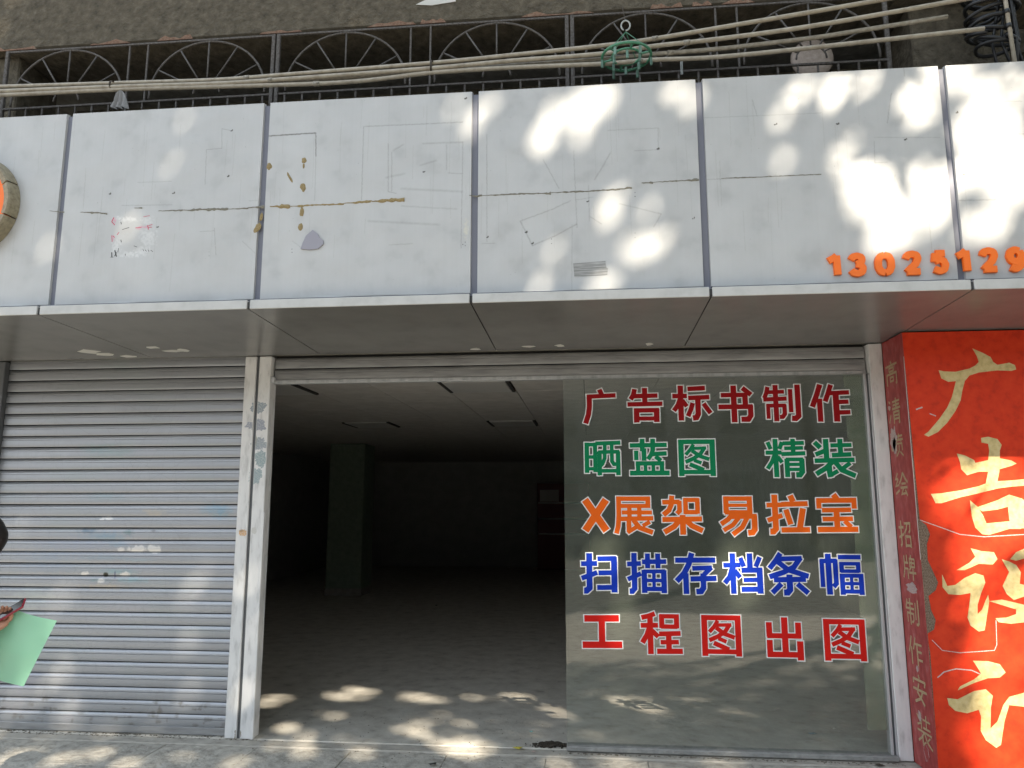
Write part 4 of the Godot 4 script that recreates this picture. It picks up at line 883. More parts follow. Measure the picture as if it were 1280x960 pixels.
func build_window() -> void:
	var t := thing("shop_window", "large fixed glass pane with rows of coloured lettering in white outlines", "shop window", Vector3(0.8, 0, 0))
	var st := mb()
	cbox(st, Vector3(-0.158, 0.03, -0.012), Vector3(1.772, 2.312, -0.002), 0.0015)
	part(t, "pane", st, M.glass)
	for g in [["广", "vinyl_maroon", -0.0383, 2.2529, 0.2347, 0.254, "dark red vinyl character 广"], ["告", "vinyl_maroon", 0.2511, 2.2558, 0.2448, 0.2494, "dark red vinyl character 告"], ["标", "vinyl_maroon", 0.5374, 2.2626, 0.2699, 0.2438, "dark red vinyl character 标"], ["书", "vinyl_maroon", 0.8323, 2.2582, 0.2385, 0.2547, "dark red vinyl character 书"], ["制", "vinyl_maroon", 1.1157, 2.2577, 0.2511, 0.2502, "dark red vinyl character 制"], ["作", "vinyl_maroon", 1.4073, 2.256, 0.2622, 0.2547, "dark red vinyl character 作"], ["晒", "vinyl_green", -0.0328, 1.9046, 0.2491, 0.2381, "green vinyl character 晒"], ["蓝", "vinyl_green", 0.2585, 1.9177, 0.2649, 0.2522, "green vinyl character 蓝"], ["图", "vinyl_green", 0.5683, 1.9124, 0.2495, 0.251, "green vinyl character 图"], ["精", "vinyl_green", 1.1126, 1.9102, 0.2624, 0.2577, "green vinyl character 精"], ["装", "vinyl_green", 1.4105, 1.9076, 0.2635, 0.261, "green vinyl character 装"], ["X", "vinyl_orange", -0.0536, 1.5285, 0.1941, 0.2126, "orange vinyl character X"], ["展", "vinyl_orange", 0.1572, 1.5486, 0.2563, 0.2568, "orange vinyl character 展"], ["架", "vinyl_orange", 0.4518, 1.5559, 0.2716, 0.2628, "orange vinyl character 架"], ["易", "vinyl_orange", 0.8124, 1.5514, 0.2489, 0.2598, "orange vinyl character 易"], ["拉", "vinyl_orange", 1.1029, 1.5591, 0.2701, 0.2583, "orange vinyl character 拉"], ["宝", "vinyl_orange", 1.4042, 1.5622, 0.262, 0.2528, "orange vinyl character 宝"], ["扫", "vinyl_blue", -0.0639, 1.1909, 0.2521, 0.2595, "blue vinyl character 扫"], ["描", "vinyl_blue", 0.2258, 1.1942, 0.263, 0.2633, "blue vinyl character 描"], ["存", "vinyl_blue", 0.5235, 1.1962, 0.2691, 0.2641, "blue vinyl character 存"], ["档", "vinyl_blue", 0.8194, 1.1966, 0.2648, 0.262, "blue vinyl character 档"], ["条", "vinyl_blue", 1.0889, 1.2012, 0.2661, 0.2682, "blue vinyl character 条"], ["幅", "vinyl_blue", 1.3982, 1.1974, 0.2753, 0.2635, "blue vinyl character 幅"], ["工", "vinyl_red", -0.0639, 0.812, 0.2641, 0.2172, "red vinyl character 工"], ["程", "vinyl_red", 0.2988, 0.8317, 0.2698, 0.2633, "red vinyl character 程"], ["图", "vinyl_red", 0.6717, 0.8225, 0.2569, 0.2611, "red vinyl character 图"], ["出", "vinyl_red", 1.0575, 0.8137, 0.2455, 0.2654, "red vinyl character 出"], ["图", "vinyl_red", 1.4001, 0.8094, 0.2638, 0.2614, "red vinyl character 图"]]:
		glyph(t, g[0], M[g[1]], Vector3(g[2], g[3] - g[5], -0.0015), Vector3.RIGHT, Vector3.UP, Vector3.BACK, g[4], g[5], 0.92, 0.0065, "character", g[6])
	st = mb()
	cbox(st, Vector3(-0.16, 0.0, -0.06), Vector3(1.79, 0.030, 0.035), 0.006)
	part(t, "sill", st, M.kerb)
	st = mb()
	cbox(st, Vector3(1.752, 0.03, -0.05), Vector3(1.768, 2.314, 0.008), 0.002)
	part(t, "frame_bead", st, M.alu)
	st = mb()
	cbox(st, Vector3(1.64, 0.16, -0.034), Vector3(1.751, 2.31, -0.026), 0.001)
	part(t, "glass_fin", st, M.glass_green)
	st = mb()
	cbox(st, Vector3(1.7685, 0.03, -0.05), Vector3(1.781, 2.314, -0.006), 0.002)
	part(t, "frame_groove", st, M.alu_dark)
	st = mb()
	cbox(st, Vector3(1.7815, 0.03, -0.05), Vector3(1.791, 2.314, 0.006), 0.002)
	part(t, "frame_bead", st, M.alu)
	t = thing("door_post", "pale grey post between the lettered glass and the red sign", "post", Vector3(1.83, 0, 0))
	st = mb()
	cbox(st, Vector3(1.792, 0.0, -0.12), Vector3(1.8755, 2.507, 0.012), 0.004)
	part(t, "casing", st, M.white_post)

# ---------------------------------------------------------------- red sign
func build_sign_box() -> void:
	var t := thing("red_sign_box", "red box sign with pale gold brush characters on two faces", "sign", Vector3(2.9, 0, 0.16))
	var st := mb()
	box(st, Vector3(1.880, 0.0, -0.02), Vector3(3.9, 2.506, 0.3175))
	part(t, "box_core", st, M.bare)
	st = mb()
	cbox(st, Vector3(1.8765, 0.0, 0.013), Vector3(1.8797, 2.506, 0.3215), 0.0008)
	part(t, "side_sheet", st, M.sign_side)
	# front film with the torn edge
	st = mb()
	slab(st, PackedVector2Array([Vector2(1.8797, 0.0000), Vector2(3.9000, 0.0000), Vector2(3.9000, 2.5060), Vector2(1.8797, 2.5060), Vector2(1.8921, 1.4027), Vector2(1.9249, 1.3757), Vector2(1.9423, 1.3217), Vector2(1.9204, 1.2677), Vector2(1.9173, 1.1784), Vector2(1.9421, 1.1120), Vector2(1.9632, 1.0548), Vector2(1.9465, 1.0106), Vector2(1.9052, 0.9794), Vector2(1.9119, 0.9051), Vector2(1.9329, 0.8488), Vector2(1.9200, 0.7966), Vector2(1.8839, 0.7744), Vector2(1.8835, 0.7183), Vector2(1.8885, 0.6754)]), Vector3.ZERO, Vector3.RIGHT, Vector3.UP, Vector3.BACK, 0.3177, 0.3215)
	part(t, "front_sheet", st, M.sign_red)
	st = mb()
	box(st, Vector3(1.8795, 0.0, 0.3176), Vector3(2.1, 2.4, 0.3184))
	part(t, "bare_board", st, M.bare)
	for s in [[0.005, [1.8921, 1.4027, 2.0107, 1.3579, 2.1031, 1.3223, 2.2313, 1.3095, 2.4552, 1.3238]], [0.004, [1.9024, 0.7402, 1.9532, 0.6852, 2.0455, 0.6741, 2.2282, 0.6904, 2.2437, 0.7205, 2.2522, 0.8536]], [0.006, [1.9153, 0.5394, 1.9518, 0.5699, 2.0168, 0.5883, 2.1005, 0.5816, 2.1448, 0.5614]], [0.008, [1.9216, 2.0416, 1.9586, 2.0554]], [0.006, [1.9957, 2.0171, 2.0302, 2.0025]]]:
		st = mb()
		var pts := PackedVector2Array()
		for k in range(0, s[1].size(), 2): pts.append(Vector2(s[1][k], s[1][k + 1]))
		slab(st, stroke(pts, s[0], 0.0), Vector3.ZERO, Vector3.RIGHT, Vector3.UP, Vector3.BACK, 0.3217, 0.3222)
		part(t, "film_crease", st, M.scuff)
	st = mb()
	cbox(st, Vector3(1.8755, 1.18, 0.3205), Vector3(1.8785, 2.36, 0.3235), 0.0008)
	part(t, "corner_edge", st, M.pale)
	var names := ["first big gold brush character under the soffit", "second big gold brush character", "third big gold brush character", "fourth big gold brush character near the ground"]
	var i := 0
	for g in [[[2.2685, 2.401, 2.3208, 2.3746, 2.3638, 2.3485, 2.3765, 2.3175, 2.3981, 2.3004, 2.4638, 2.3117, 2.4946, 2.2972, 2.4984, 2.2707, 2.4719, 2.2629, 2.3949, 2.2671, 2.2904, 2.2564, 2.2368, 2.2392, 2.2079, 2.2063, 2.1902, 2.1539, 2.1743, 2.0919, 2.1403, 2.0304, 2.0891, 1.9624, 2.0326, 1.9083, 1.9785, 1.8815, 1.9548, 1.8926, 1.981, 1.9115, 2.0455, 1.9834, 2.0968, 2.0516, 2.1281, 2.1133, 2.146, 2.1684, 2.1585, 2.2071, 2.1165, 2.2036, 2.0791, 2.2252, 2.0676, 2.2743, 2.0957, 2.2668, 2.1608, 2.2629, 2.2406, 2.281, 2.2747, 2.2985, 2.2961, 2.3191, 2.289, 2.3542]], [[2.2677, 1.8721, 2.3067, 1.8786, 2.3564, 1.8646, 2.3761, 1.8307, 2.3627, 1.7971, 2.3575, 1.7435, 2.3485, 1.6767, 2.3333, 1.6235, 2.3967, 1.626, 2.478, 1.6337, 2.5366, 1.6428, 2.5721, 1.6228, 2.5576, 1.6031, 2.4743, 1.5966, 2.4059, 1.5915, 2.3293, 1.5811, 2.2256, 1.5547, 2.1219, 1.531, 2.017, 1.4978, 1.9851, 1.4978, 1.964, 1.5511, 2.0219, 1.555, 2.1254, 1.5708, 2.2293, 1.5945, 2.2688, 1.6104, 2.2877, 1.677, 2.2369, 1.6772, 2.1714, 1.6574, 2.1425, 1.691, 2.1397, 1.7313, 2.1263, 1.7826, 2.1689, 1.7715, 2.2176, 1.7443, 2.2225, 1.7281, 2.294, 1.7438, 2.3054, 1.7975, 2.3029, 1.838, 2.2677, 1.8451], [2.3461, 1.757, 2.4205, 1.7405, 2.4466, 1.7229, 2.4175, 1.7097, 2.3394, 1.6874], [2.1738, 1.515, 2.2122, 1.4781, 2.2389, 1.4255, 2.2579, 1.3601, 2.2517, 1.3209, 2.2231, 1.3234, 2.1887, 1.3598, 2.1758, 1.4254], [2.2055, 1.4741, 2.3229, 1.515, 2.3889, 1.5466, 2.4557, 1.5241, 2.4899, 1.4913, 2.4645, 1.4259, 2.4324, 1.3541, 2.3825, 1.354, 2.3758, 1.4126, 2.3759, 1.4781, 2.3179, 1.4623, 2.235, 1.4517], [2.2375, 1.3835, 2.3742, 1.3969, 2.4985, 1.392, 2.5015, 1.3608, 2.37, 1.3539, 2.254, 1.3183]], [[2.1531, 1.2456, 2.2082, 1.2304, 2.2764, 1.2243, 2.2914, 1.1857, 2.2636, 1.1559, 2.1891, 1.1592, 2.1108, 1.1238, 2.0669, 1.1234, 2.1396, 1.1652, 2.1739, 1.1978], [1.9868, 1.0994, 2.009, 1.0354, 2.0534, 1.0423, 2.107, 1.0813, 2.1656, 1.1075, 2.2081, 1.0951, 2.2145, 1.0567, 2.1867, 0.999, 2.1622, 0.9352, 2.1575, 0.8845, 2.1847, 0.9101, 2.208, 0.9611, 2.2231, 0.9893, 2.226, 0.955, 2.212, 0.8979, 2.1865, 0.7968, 2.155, 0.79, 2.1146, 0.8208, 2.1024, 0.8647, 2.1187, 0.9346, 2.1307, 0.9984, 2.0736, 0.9875, 2.0114, 0.9906, 1.9833, 1.0287], [2.3598, 1.1862, 2.3947, 1.2251, 2.4388, 1.2447, 2.4969, 1.2553, 2.5562, 1.2325, 2.5508, 1.1812, 2.4905, 1.1936, 2.4334, 1.1906, 2.39, 1.1775], [2.3138, 1.1859, 2.3523, 1.1733, 2.3877, 1.1543, 2.4086, 1.1161, 2.396, 1.0523, 2.4188, 1.0461, 2.4761, 1.0531, 2.4702, 0.996, 2.4124, 0.9827, 2.3564, 0.963, 2.3225, 0.9943, 2.3045, 1.0386, 2.3467, 1.1156], [2.226, 0.955, 2.2949, 0.9648, 2.408, 0.9384, 2.4509, 0.9264, 2.5325, 0.8898, 2.5285, 0.8522, 2.3985, 0.844, 2.3314, 0.8342, 2.2646, 0.842, 2.2506, 0.8631, 2.3101, 0.8678, 2.3612, 0.8874, 2.3637, 0.9126, 2.292, 0.9344]], [[2.1098, 0.6332, 2.1895, 0.6323, 2.2492, 0.6174, 2.2755, 0.5748, 2.2424, 0.547, 2.181, 0.542, 2.1052, 0.5156, 2.0158, 0.4742, 2.0299, 0.4954, 2.1069, 0.5341, 2.1466, 0.5659, 2.131, 0.5964], [1.9569, 0.4322, 2.0116, 0.4274, 2.1013, 0.4725, 2.1633, 0.4838, 2.1967, 0.4504, 2.1812, 0.389, 2.1684, 0.2796, 2.2082, 0.3169, 2.2467, 0.4028, 2.2812, 0.4463, 2.3608, 0.4702, 2.4908, 0.494, 2.4818, 0.4088, 2.3535, 0.3971, 2.277, 0.4036, 2.2445, 0.3179, 2.2147, 0.1968, 2.1891, 0.1804, 2.1385, 0.2185, 2.1163, 0.266, 2.1255, 0.3389, 2.1167, 0.3752, 2.054, 0.3553, 1.994, 0.3659, 1.9623, 0.3956], [2.4336, 0.6397, 2.4942, 0.6409, 2.4315, 0.1558, 2.4017, 0.1548]]]:
		st = mb()
		var z := 0
		for p in g:
			var poly := PackedVector2Array()
			for k in range(0, p.size(), 2): poly.append(Vector2(p[k], p[k + 1]))
			slab(st, poly, Vector3.ZERO, Vector3.RIGHT, Vector3.UP, Vector3.BACK, 0.3216, 0.3228 + z * 0.0001)
			z += 1
		part(t, "brush_character", st, M.gold).set_meta("label", names[i])
		i += 1
	for g in [["高", 2.2925, 0.16, 0.13, 0.2, 0.85], ["清", 2.0565, 0.17, 0.13, 0.2, 0.85], ["喷", 1.8451, 0.15, 0.13, 0.2, 0.8], ["绘", 1.6076, 0.16, 0.1444, 0.2, 0.9], ["招", 1.3142, 0.17, 0.1443, 0.2, 0.9], ["牌", 1.125, 0.15, 0.1637, 0.2, 0.85], ["制", 0.8688, 0.16, 0.1576, 0.2, 0.6], ["作", 0.6479, 0.17, 0.1524, 0.2, 0.6], ["安", 0.4397, 0.17, 0.1704, 0.2, 0.85], ["装", 0.2196, 0.19, 0.19, 0.2, 0.5]]:
		glyph(t, g[0], M.gold_worn, Vector3(1.8765, g[1] - g[2] * 0.5, g[3] - g[4] * 0.5), Vector3.BACK, Vector3.UP, Vector3.LEFT, g[4], g[2], g[5], 0.0, "small_character", "")
	for s in [[1.8929, 0.0806, 0.075, 0.055], [1.8425, 0.0952, 0.05, 0.03], [1.007, 0.1738, 0.032, 0.08], [0.2882, 0.1407, 0.03, 0.02], [0.1083, 0.1887, 0.05, 0.04], [2.0849, 0.0565, 0.015, 0.02], [0.5518, 0.1605, 0.02, 0.015]]:
		st = mb()
		var poly := PackedVector2Array()
		for k in 18:
			var a := TAU * k / 18.0
			poly.append(Vector2(s[1] + cos(a) * s[3] * rng.randf_range(0.6, 1.2), s[0] + sin(a) * s[2] * rng.randf_range(0.6, 1.2)))
		slab(st, poly, Vector3(1.8765, 0, 0), Vector3.BACK, Vector3.UP, Vector3.LEFT, 0.0001, 0.0022)
		part(t, "scuff_mark", st, M.scuff)

# ---------------------------------------------------------------- grille, pipes, hanging things
func build_grille() -> void:
	var z := 0.56
	var labels := ["rusty fan-pattern window grille over the closed shutter", "rusty fan-pattern window grille above the middle of the fascia", "rusty fan-pattern window grille behind the round hanger and pipes"]
	for k in 3:
		var x0 := -3.93 + k * 1.93
		var x1 := x0 + 1.92
		var t := thing("window_grille", labels[k], "grille", Vector3(x0, 3.7, z), "fan-pattern window grilles")
		var st := mb()
		for y in [4.545, 4.125]:
			cbox(st, Vector3(x0, y, z - 0.008), Vector3(x1, y + 0.014, z + 0.008), 0.002)
			part(t, "rail", st, M.rust)
			st = mb()
		for x in [x0 + 0.012, x1 - 0.012]:
			cbox(st, Vector3(x - 0.012, 3.7, z - 0.012), Vector3(x + 0.012, 4.56, z + 0.012), 0.003)
			part(t, "post", st, M.rust)
			st = mb()
		for x in [x0 + 0.90, x0 + 1.03]:
			cbox(st, Vector3(x - 0.006, 4.139, z - 0.006), Vector3(x + 0.006, 4.545, z + 0.006), 0.002)
			part(t, "bar", st, M.rust)
			st = mb()
		for c in [x0 + 0.47, x0 + 1.46]:
			var o := Vector3(c, 4.17, z)
			st = mb(false)
			tube(st, arc(o, Vector3(0.40, 0, 0), Vector3(0, 0.37, 0), -0.05, PI + 0.05, 22), 0.0075, -1.0, 6)
			part(t, "arch", st, M.rust)
			for q in 5:
				var a := PI * (q + 1) / 6.0
				st = mb(false)
				tube(st, [o + Vector3(cos(a) * 0.09, sin(a) * 0.085, 0), o + Vector3(cos(a) * 0.40, sin(a) * 0.37, 0)], 0.006, -1.0, 6)
				part(t, "spoke", st, M.rust)
			st = mb(false)
			tube(st, arc(o, Vector3(0.09, 0, 0), Vector3(0, 0.085, 0), 0, PI, 10), 0.006, -1.0, 6)
			part(t, "arch", st, M.rust)
		var n := 16
		for q in n:
			var x := lerpf(x0 + 0.07, x1 - 0.07, q / (n - 1.0))
			st = mb()
			cbox(st, Vector3(x - 0.006, 3.66, z - 0.005), Vector3(x + 0.006, 4.126, z + 0.005), 0.001)
			part(t, "bar", st, M.rust)

func build_pipes() -> void:
	var labels := ["cream plastic conduit, topmost of the bundle over the fascia", "cream plastic conduit, second of the bundle over the fascia", "dirty grey conduit that ends short of the black coil", "cream plastic conduit, lowest of the bundle over the fascia"]
	var i := 0
	for p in [[[-4.1316, 4.1993, 0.74], [-3.789, 4.1873, 0.74], [-2.8999, 4.1619, 0.74], [-2.308, 4.1453, 0.74], [-1.8878, 4.1524, 0.74], [-0.9285, 4.1733, 0.74], [-0.4235, 4.1942, 0.74], [0.1096, 4.22, 0.74], [0.4196, 4.2439, 0.74], [0.8902, 4.3004, 0.74], [1.7175, 4.4019, 0.74], [2.1007, 4.4608, 0.74]], [[-4.0975, 4.1458, 0.77], [-3.7582, 4.137, 0.77], [-2.877, 4.1179, 0.77], [-2.2898, 4.1017, 0.77], [-1.8728, 4.1035, 0.77], [-0.9212, 4.1196, 0.77], [-0.4205, 4.138, 0.77], [0.1079, 4.1484, 0.77], [0.4152, 4.1775, 0.77], [0.8111, 4.2001, 0.77], [1.3377, 4.2462, 0.77], [2.1434, 4.3488, 0.77], [2.2977, 4.3728, 0.77]], [[-4.13, 4.1509, 0.735], [-3.7876, 4.1394, 0.735], [-2.8999, 4.1233, 0.735], [-2.3079, 4.1045, 0.735], [-1.8875, 4.1037, 0.735], [-0.9286, 4.1176, 0.735], [-0.424, 4.1285, 0.735], [0.0603, 4.1345, 0.735], [0.4172, 4.1481, 0.735], [0.8152, 4.1584, 0.735], [1.3443, 4.1926, 0.735], [1.5941, 4.2191, 0.735], [2.1046, 4.2751, 0.735]], [[-4.0989, 4.1205, 0.765], [-3.7595, 4.112, 0.765], [-2.8788, 4.1017, 0.765], [-2.2912, 4.0831, 0.765], [-1.4631, 4.0629, 0.765], [-0.9119, 4.0929, 0.765], [-0.421, 4.0965, 0.765], [0.1068, 4.0867, 0.765], [0.4132, 4.093, 0.765], [0.922, 4.091, 0.765], [2.2809, 4.1666, 0.765]]]:
		var pts := []
		var cur := Curve3D.new()
		for q in p: cur.add_point(Vector3(q[0], q[1], q[2]))
		for k in range(p.size()):
			var d: Vector3 = (cur.get_point_position(mini(k + 1, p.size() - 1)) - cur.get_point_position(maxi(k - 1, 0))) * 0.16
			cur.set_point_in(k, -d)
			cur.set_point_out(k, d)
		cur.bake_interval = 0.12
		for q in cur.get_baked_points(): pts.append(q)
		var t := thing("conduit_pipe", labels[i], "pipe", pts[0], "conduits above the fascia")
		var st := mb(false)
		tube(st, pts, 0.0135, -1.0, 12)
		part(t, "tube", st, M.pvc_old if i == 2 else M.pvc)
		for k in [pts.size() / 3 + i, pts.size() * 3 / 4 - i]:
			st = mb(false)
			tube(st, [pts[k], pts[k].lerp(pts[k + 1], 0.35)], 0.0165, -1.0, 12)
			part(t, "coupling", st, M.pvc_old)
		i += 1
	i = 0
	for q in [[-2.9965, 4.1339, 0.755, 0.035], [-0.9196, 4.1314, 0.755, 0.045]]:
		var t := thing("cable_tie", ["dark wire tie round the conduits near the left pier", "dark wire tie round the conduits above the blank middle panel"][i], "tie", Vector3(q[0], q[1], q[2]))
		var st := mb(false)
		for k in 3: tube(st, arc(Vector3(q[0] + k * 0.004, q[1], q[2]), Vector3(0, q[3], 0), Vector3(0, 0, 0.03), 0.1 * k, TAU + 0.1 * k, 16), 0.003, -1.0, 5)
		part(t, "wire", st, M.tie)
		i += 1

func build_hanger() -> void:
	var c := Vector3(0.2595, 4.0822, 0.8300)
	var t := thing("clothes_hanger", "round green plastic peg hanger dangling in front of the grille", "clothes hanger", c)
	var R := 0.142
	var st := mb(false)
	tube(st, arc(c, Vector3(R, 0, 0), Vector3(0, 0, R), 0, TAU, 36), 0.008, -1.0, 8, false)
	part(t, "outer_ring", st, M.green_plastic)
	st = mb(false)
	tube(st, arc(c, Vector3(R * 0.58, 0, 0), Vector3(0, 0, R * 0.58), 0, TAU, 28), 0.007, -1.0, 8, false)
	part(t, "inner_ring", st, M.green_plastic)
	for k in 6:
		var a := TAU * k / 6.0 + 0.3
		var d := Vector3(cos(a), 0, sin(a))
		st = mb()
		tube(st, [c + d * R * 0.58, c + d * R], 0.006, -1.0, 6)
		part(t, "spoke", st, M.green_plastic)
	var top := c + Vector3(0, 0.16, 0)
	for k in 4:
		var a := TAU * k / 4.0 + 0.6
		st = mb()
		tube(st, [c + Vector3(cos(a), 0, sin(a)) * R, top], 0.0022, -1.0, 5)
		part(t, "cord", st, M.green_plastic)
	st = mb(false)
	tube(st, arc(top + Vector3(0, 0.04, 0), Vector3(0.026, 0, 0), Vector3(0, 0.032, 0), -PI * 0.5, PI * 1.35, 18), 0.005, -1.0, 6)
	part(t, "hook", st, M.peg_grey)
	st = mb()
	tube(st, [top + Vector3(0, 0.07, 0), Vector3(top.x, 4.62, 0.53)], 0.003, -1.0, 5)
	part(t, "string", st, M.tie)
	for k in 12:
		var a := TAU * k / 12.0
		var p := c + Vector3(cos(a), 0, sin(a)) * (R if k % 2 == 0 else R * 0.6)
		st = mb()
		var xf := Transform3D(Basis(Vector3.UP, -a + rng.randf_range(-0.5, 0.5)), p)
		cbox(st, Vector3(-0.006, -0.062, -0.008), Vector3(-0.0005, -0.012, 0.008), 0.002, xf)
		cbox(st, Vector3(0.0005, -0.062, -0.008), Vector3(0.006, -0.012, 0.008), 0.002, xf)
		box(st, Vector3(-0.0012, -0.014, -0.0012), Vector3(0.0012, 0.0, 0.0012), xf)
		part(t, "peg", st, M.peg)
	var q := Vector3(0.6069, 4.1368, 0.6000)
	t = thing("clothes_peg", "single grey clothes peg on the grille right of the round hanger", "clothes peg", q)
	st = mb()
	cbox(st, q + Vector3(-0.007, -0.05, -0.006), q + Vector3(-0.001, 0.05, 0.006), 0.002)
	part(t, "jaw", st, M.peg_grey)
	st = mb()
	cbox(st, q + Vector3(0.001, -0.05, -0.006), q + Vector3(0.007, 0.05, 0.006), 0.002)
	part(t, "jaw", st, M.peg_grey)
	# rag
	q = Vector3(-2.9147, 4.0810, 0.7900)
	t = thing("rag", "small pale rag knotted to the conduits near the left pier", "rag", q)
	st = mb(false)
	var rows := 9
	var cols := 10
	var g := []
	for j in rows:
		for i in cols:
			var s := float(i) / (cols - 1) - 0.5
			var d := float(j) / (rows - 1)
			g.append(q + Vector3(s * (0.02 + 0.09 * sqrt(d)), -0.12 * d, 0.02 * sin(s * 19.0 + d * 2.0) * (0.3 + d) + rng.randf_range(-0.003, 0.003)))
	for j in rows - 1:
		for i in cols - 1:
			quad(st, g[(j + 1) * cols + i], g[(j + 1) * cols + i + 1], g[j * cols + i + 1], g[j * cols + i])
			quad(st, g[j * cols + i] + Vector3(0, 0, -0.002), g[j * cols + i + 1] + Vector3(0, 0, -0.002), g[(j + 1) * cols + i + 1] + Vector3(0, 0, -0.002), g[(j + 1) * cols + i] + Vector3(0, 0, -0.002))
	part(t, "cloth", st, mat(0.3, 0.29, 0.28, 0.95))
	# round cover behind the grille
	q = Vector3(1.4752, 4.3241, 0.3000)
	t = thing("round_cover", "round beige cover standing behind the grille near the right pier", "cover", q)
	st = mb(false)
	var n := 40
	for i in n:
		var a0 := TAU * i / n
		var a1 := TAU * (i + 1) / n
		var p := func(a: float, r: float, z: float) -> Vector3: return q + Vector3(cos(a) * r, sin(a) * r, z)
		tri(st, q + Vector3(0, 0, 0.03), p.call(a0, 0.07, 0.028), p.call(a1, 0.07, 0.028))
		quad(st, p.call(a0, 0.07, 0.028), p.call(a0, 0.125, 0.02), p.call(a1, 0.125, 0.02), p.call(a1, 0.07, 0.028))
		quad(st, p.call(a0, 0.125, 0.02), p.call(a0, 0.135, 0.0), p.call(a1, 0.135, 0.0), p.call(a1, 0.125, 0.02))
		quad(st, p.call(a0, 0.135, 0.0), p.call(a0, 0.125, -0.02), p.call(a1, 0.125, -0.02), p.call(a1, 0.135, 0.0))
	part(t, "dish", st, noisy([[0.0, 0.3, 0.24, 0.2], [1.0, 0.48, 0.4, 0.34]], 0.4, 0.02, 0.6, 0.0, 5, 61))

func build_coil() -> void:
	var c := Vector3(2.3989, 4.2881, 0.6200)
	var t := thing("cable_coil", "thick coil of black cable tied to a cream riser pipe", "cable", c)
	var st: SurfaceTool
	for k in 11:
		st = mb(false)
		var y := -0.17 + k * 0.042
		var tilt := Basis(Vector3(1, 0, 0), rng.randf_range(-0.25, 0.35)) * Basis(Vector3(0, 0, 1), rng.randf_range(-0.3, 0.3))
		var rx := rng.randf_range(0.10, 0.145)
		var o := c + Vector3(rng.randf_range(-0.02, 0.02), y, 0.0)
		var pts := []
		for i in 27:
			var a := TAU * i / 24.0 + k
			pts.append(o + tilt * Vector3(cos(a) * rx * (1.0 + 0.06 * sin(3.0 * a + k)), i * 0.0012, sin(a) * rx * 0.8))
		tube(st, pts, 0.0115, -1.0, 8)
		part(t, "loop", st, M.cable)
	for k in 5:
		st = mb(false)
		var a := c + Vector3(0.03 + rng.randf_range(-0.05, 0.12), 0.3, rng.randf_range(0.02, 0.1))
		var b := a + Vector3(rng.randf_range(-0.03, 0.06), -0.62, rng.randf_range(-0.03, 0.03))
		tube(st, [a, a.lerp(b, 0.3) + Vector3(rng.randf_range(-0.03, 0.03), 0, 0.02), a.lerp(b, 0.7) + Vector3(rng.randf_range(-0.03, 0.03), 0, 0.0), b], 0.009, -1.0, 7)
		part(t, "lead", st, M.cable)
	var p := c + Vector3(0.035, 0, 0.11)
	t = thing("riser_pipe", "thin cream riser pipe inside the black cable coil", "pipe", Vector3(p.x, 3.7, p.z))
	st = mb(false)
	tube(st, [Vector3(p.x + 0.02, 3.7, p.z), Vector3(p.x - 0.03, 5.2, p.z)], 0.0115, -1.0, 10)
	part(t, "tube", st, M.pvc)
	for y in [c.y + 0.1, c.y + 0.0, c.y - 0.09]:
		st = mb(false)
		tube(st, [Vector3(p.x, y - 0.012, p.z), Vector3(p.x, y + 0.012, p.z)], 0.0165, -1.0, 10)
		part(t, "strap", st, M.cable)

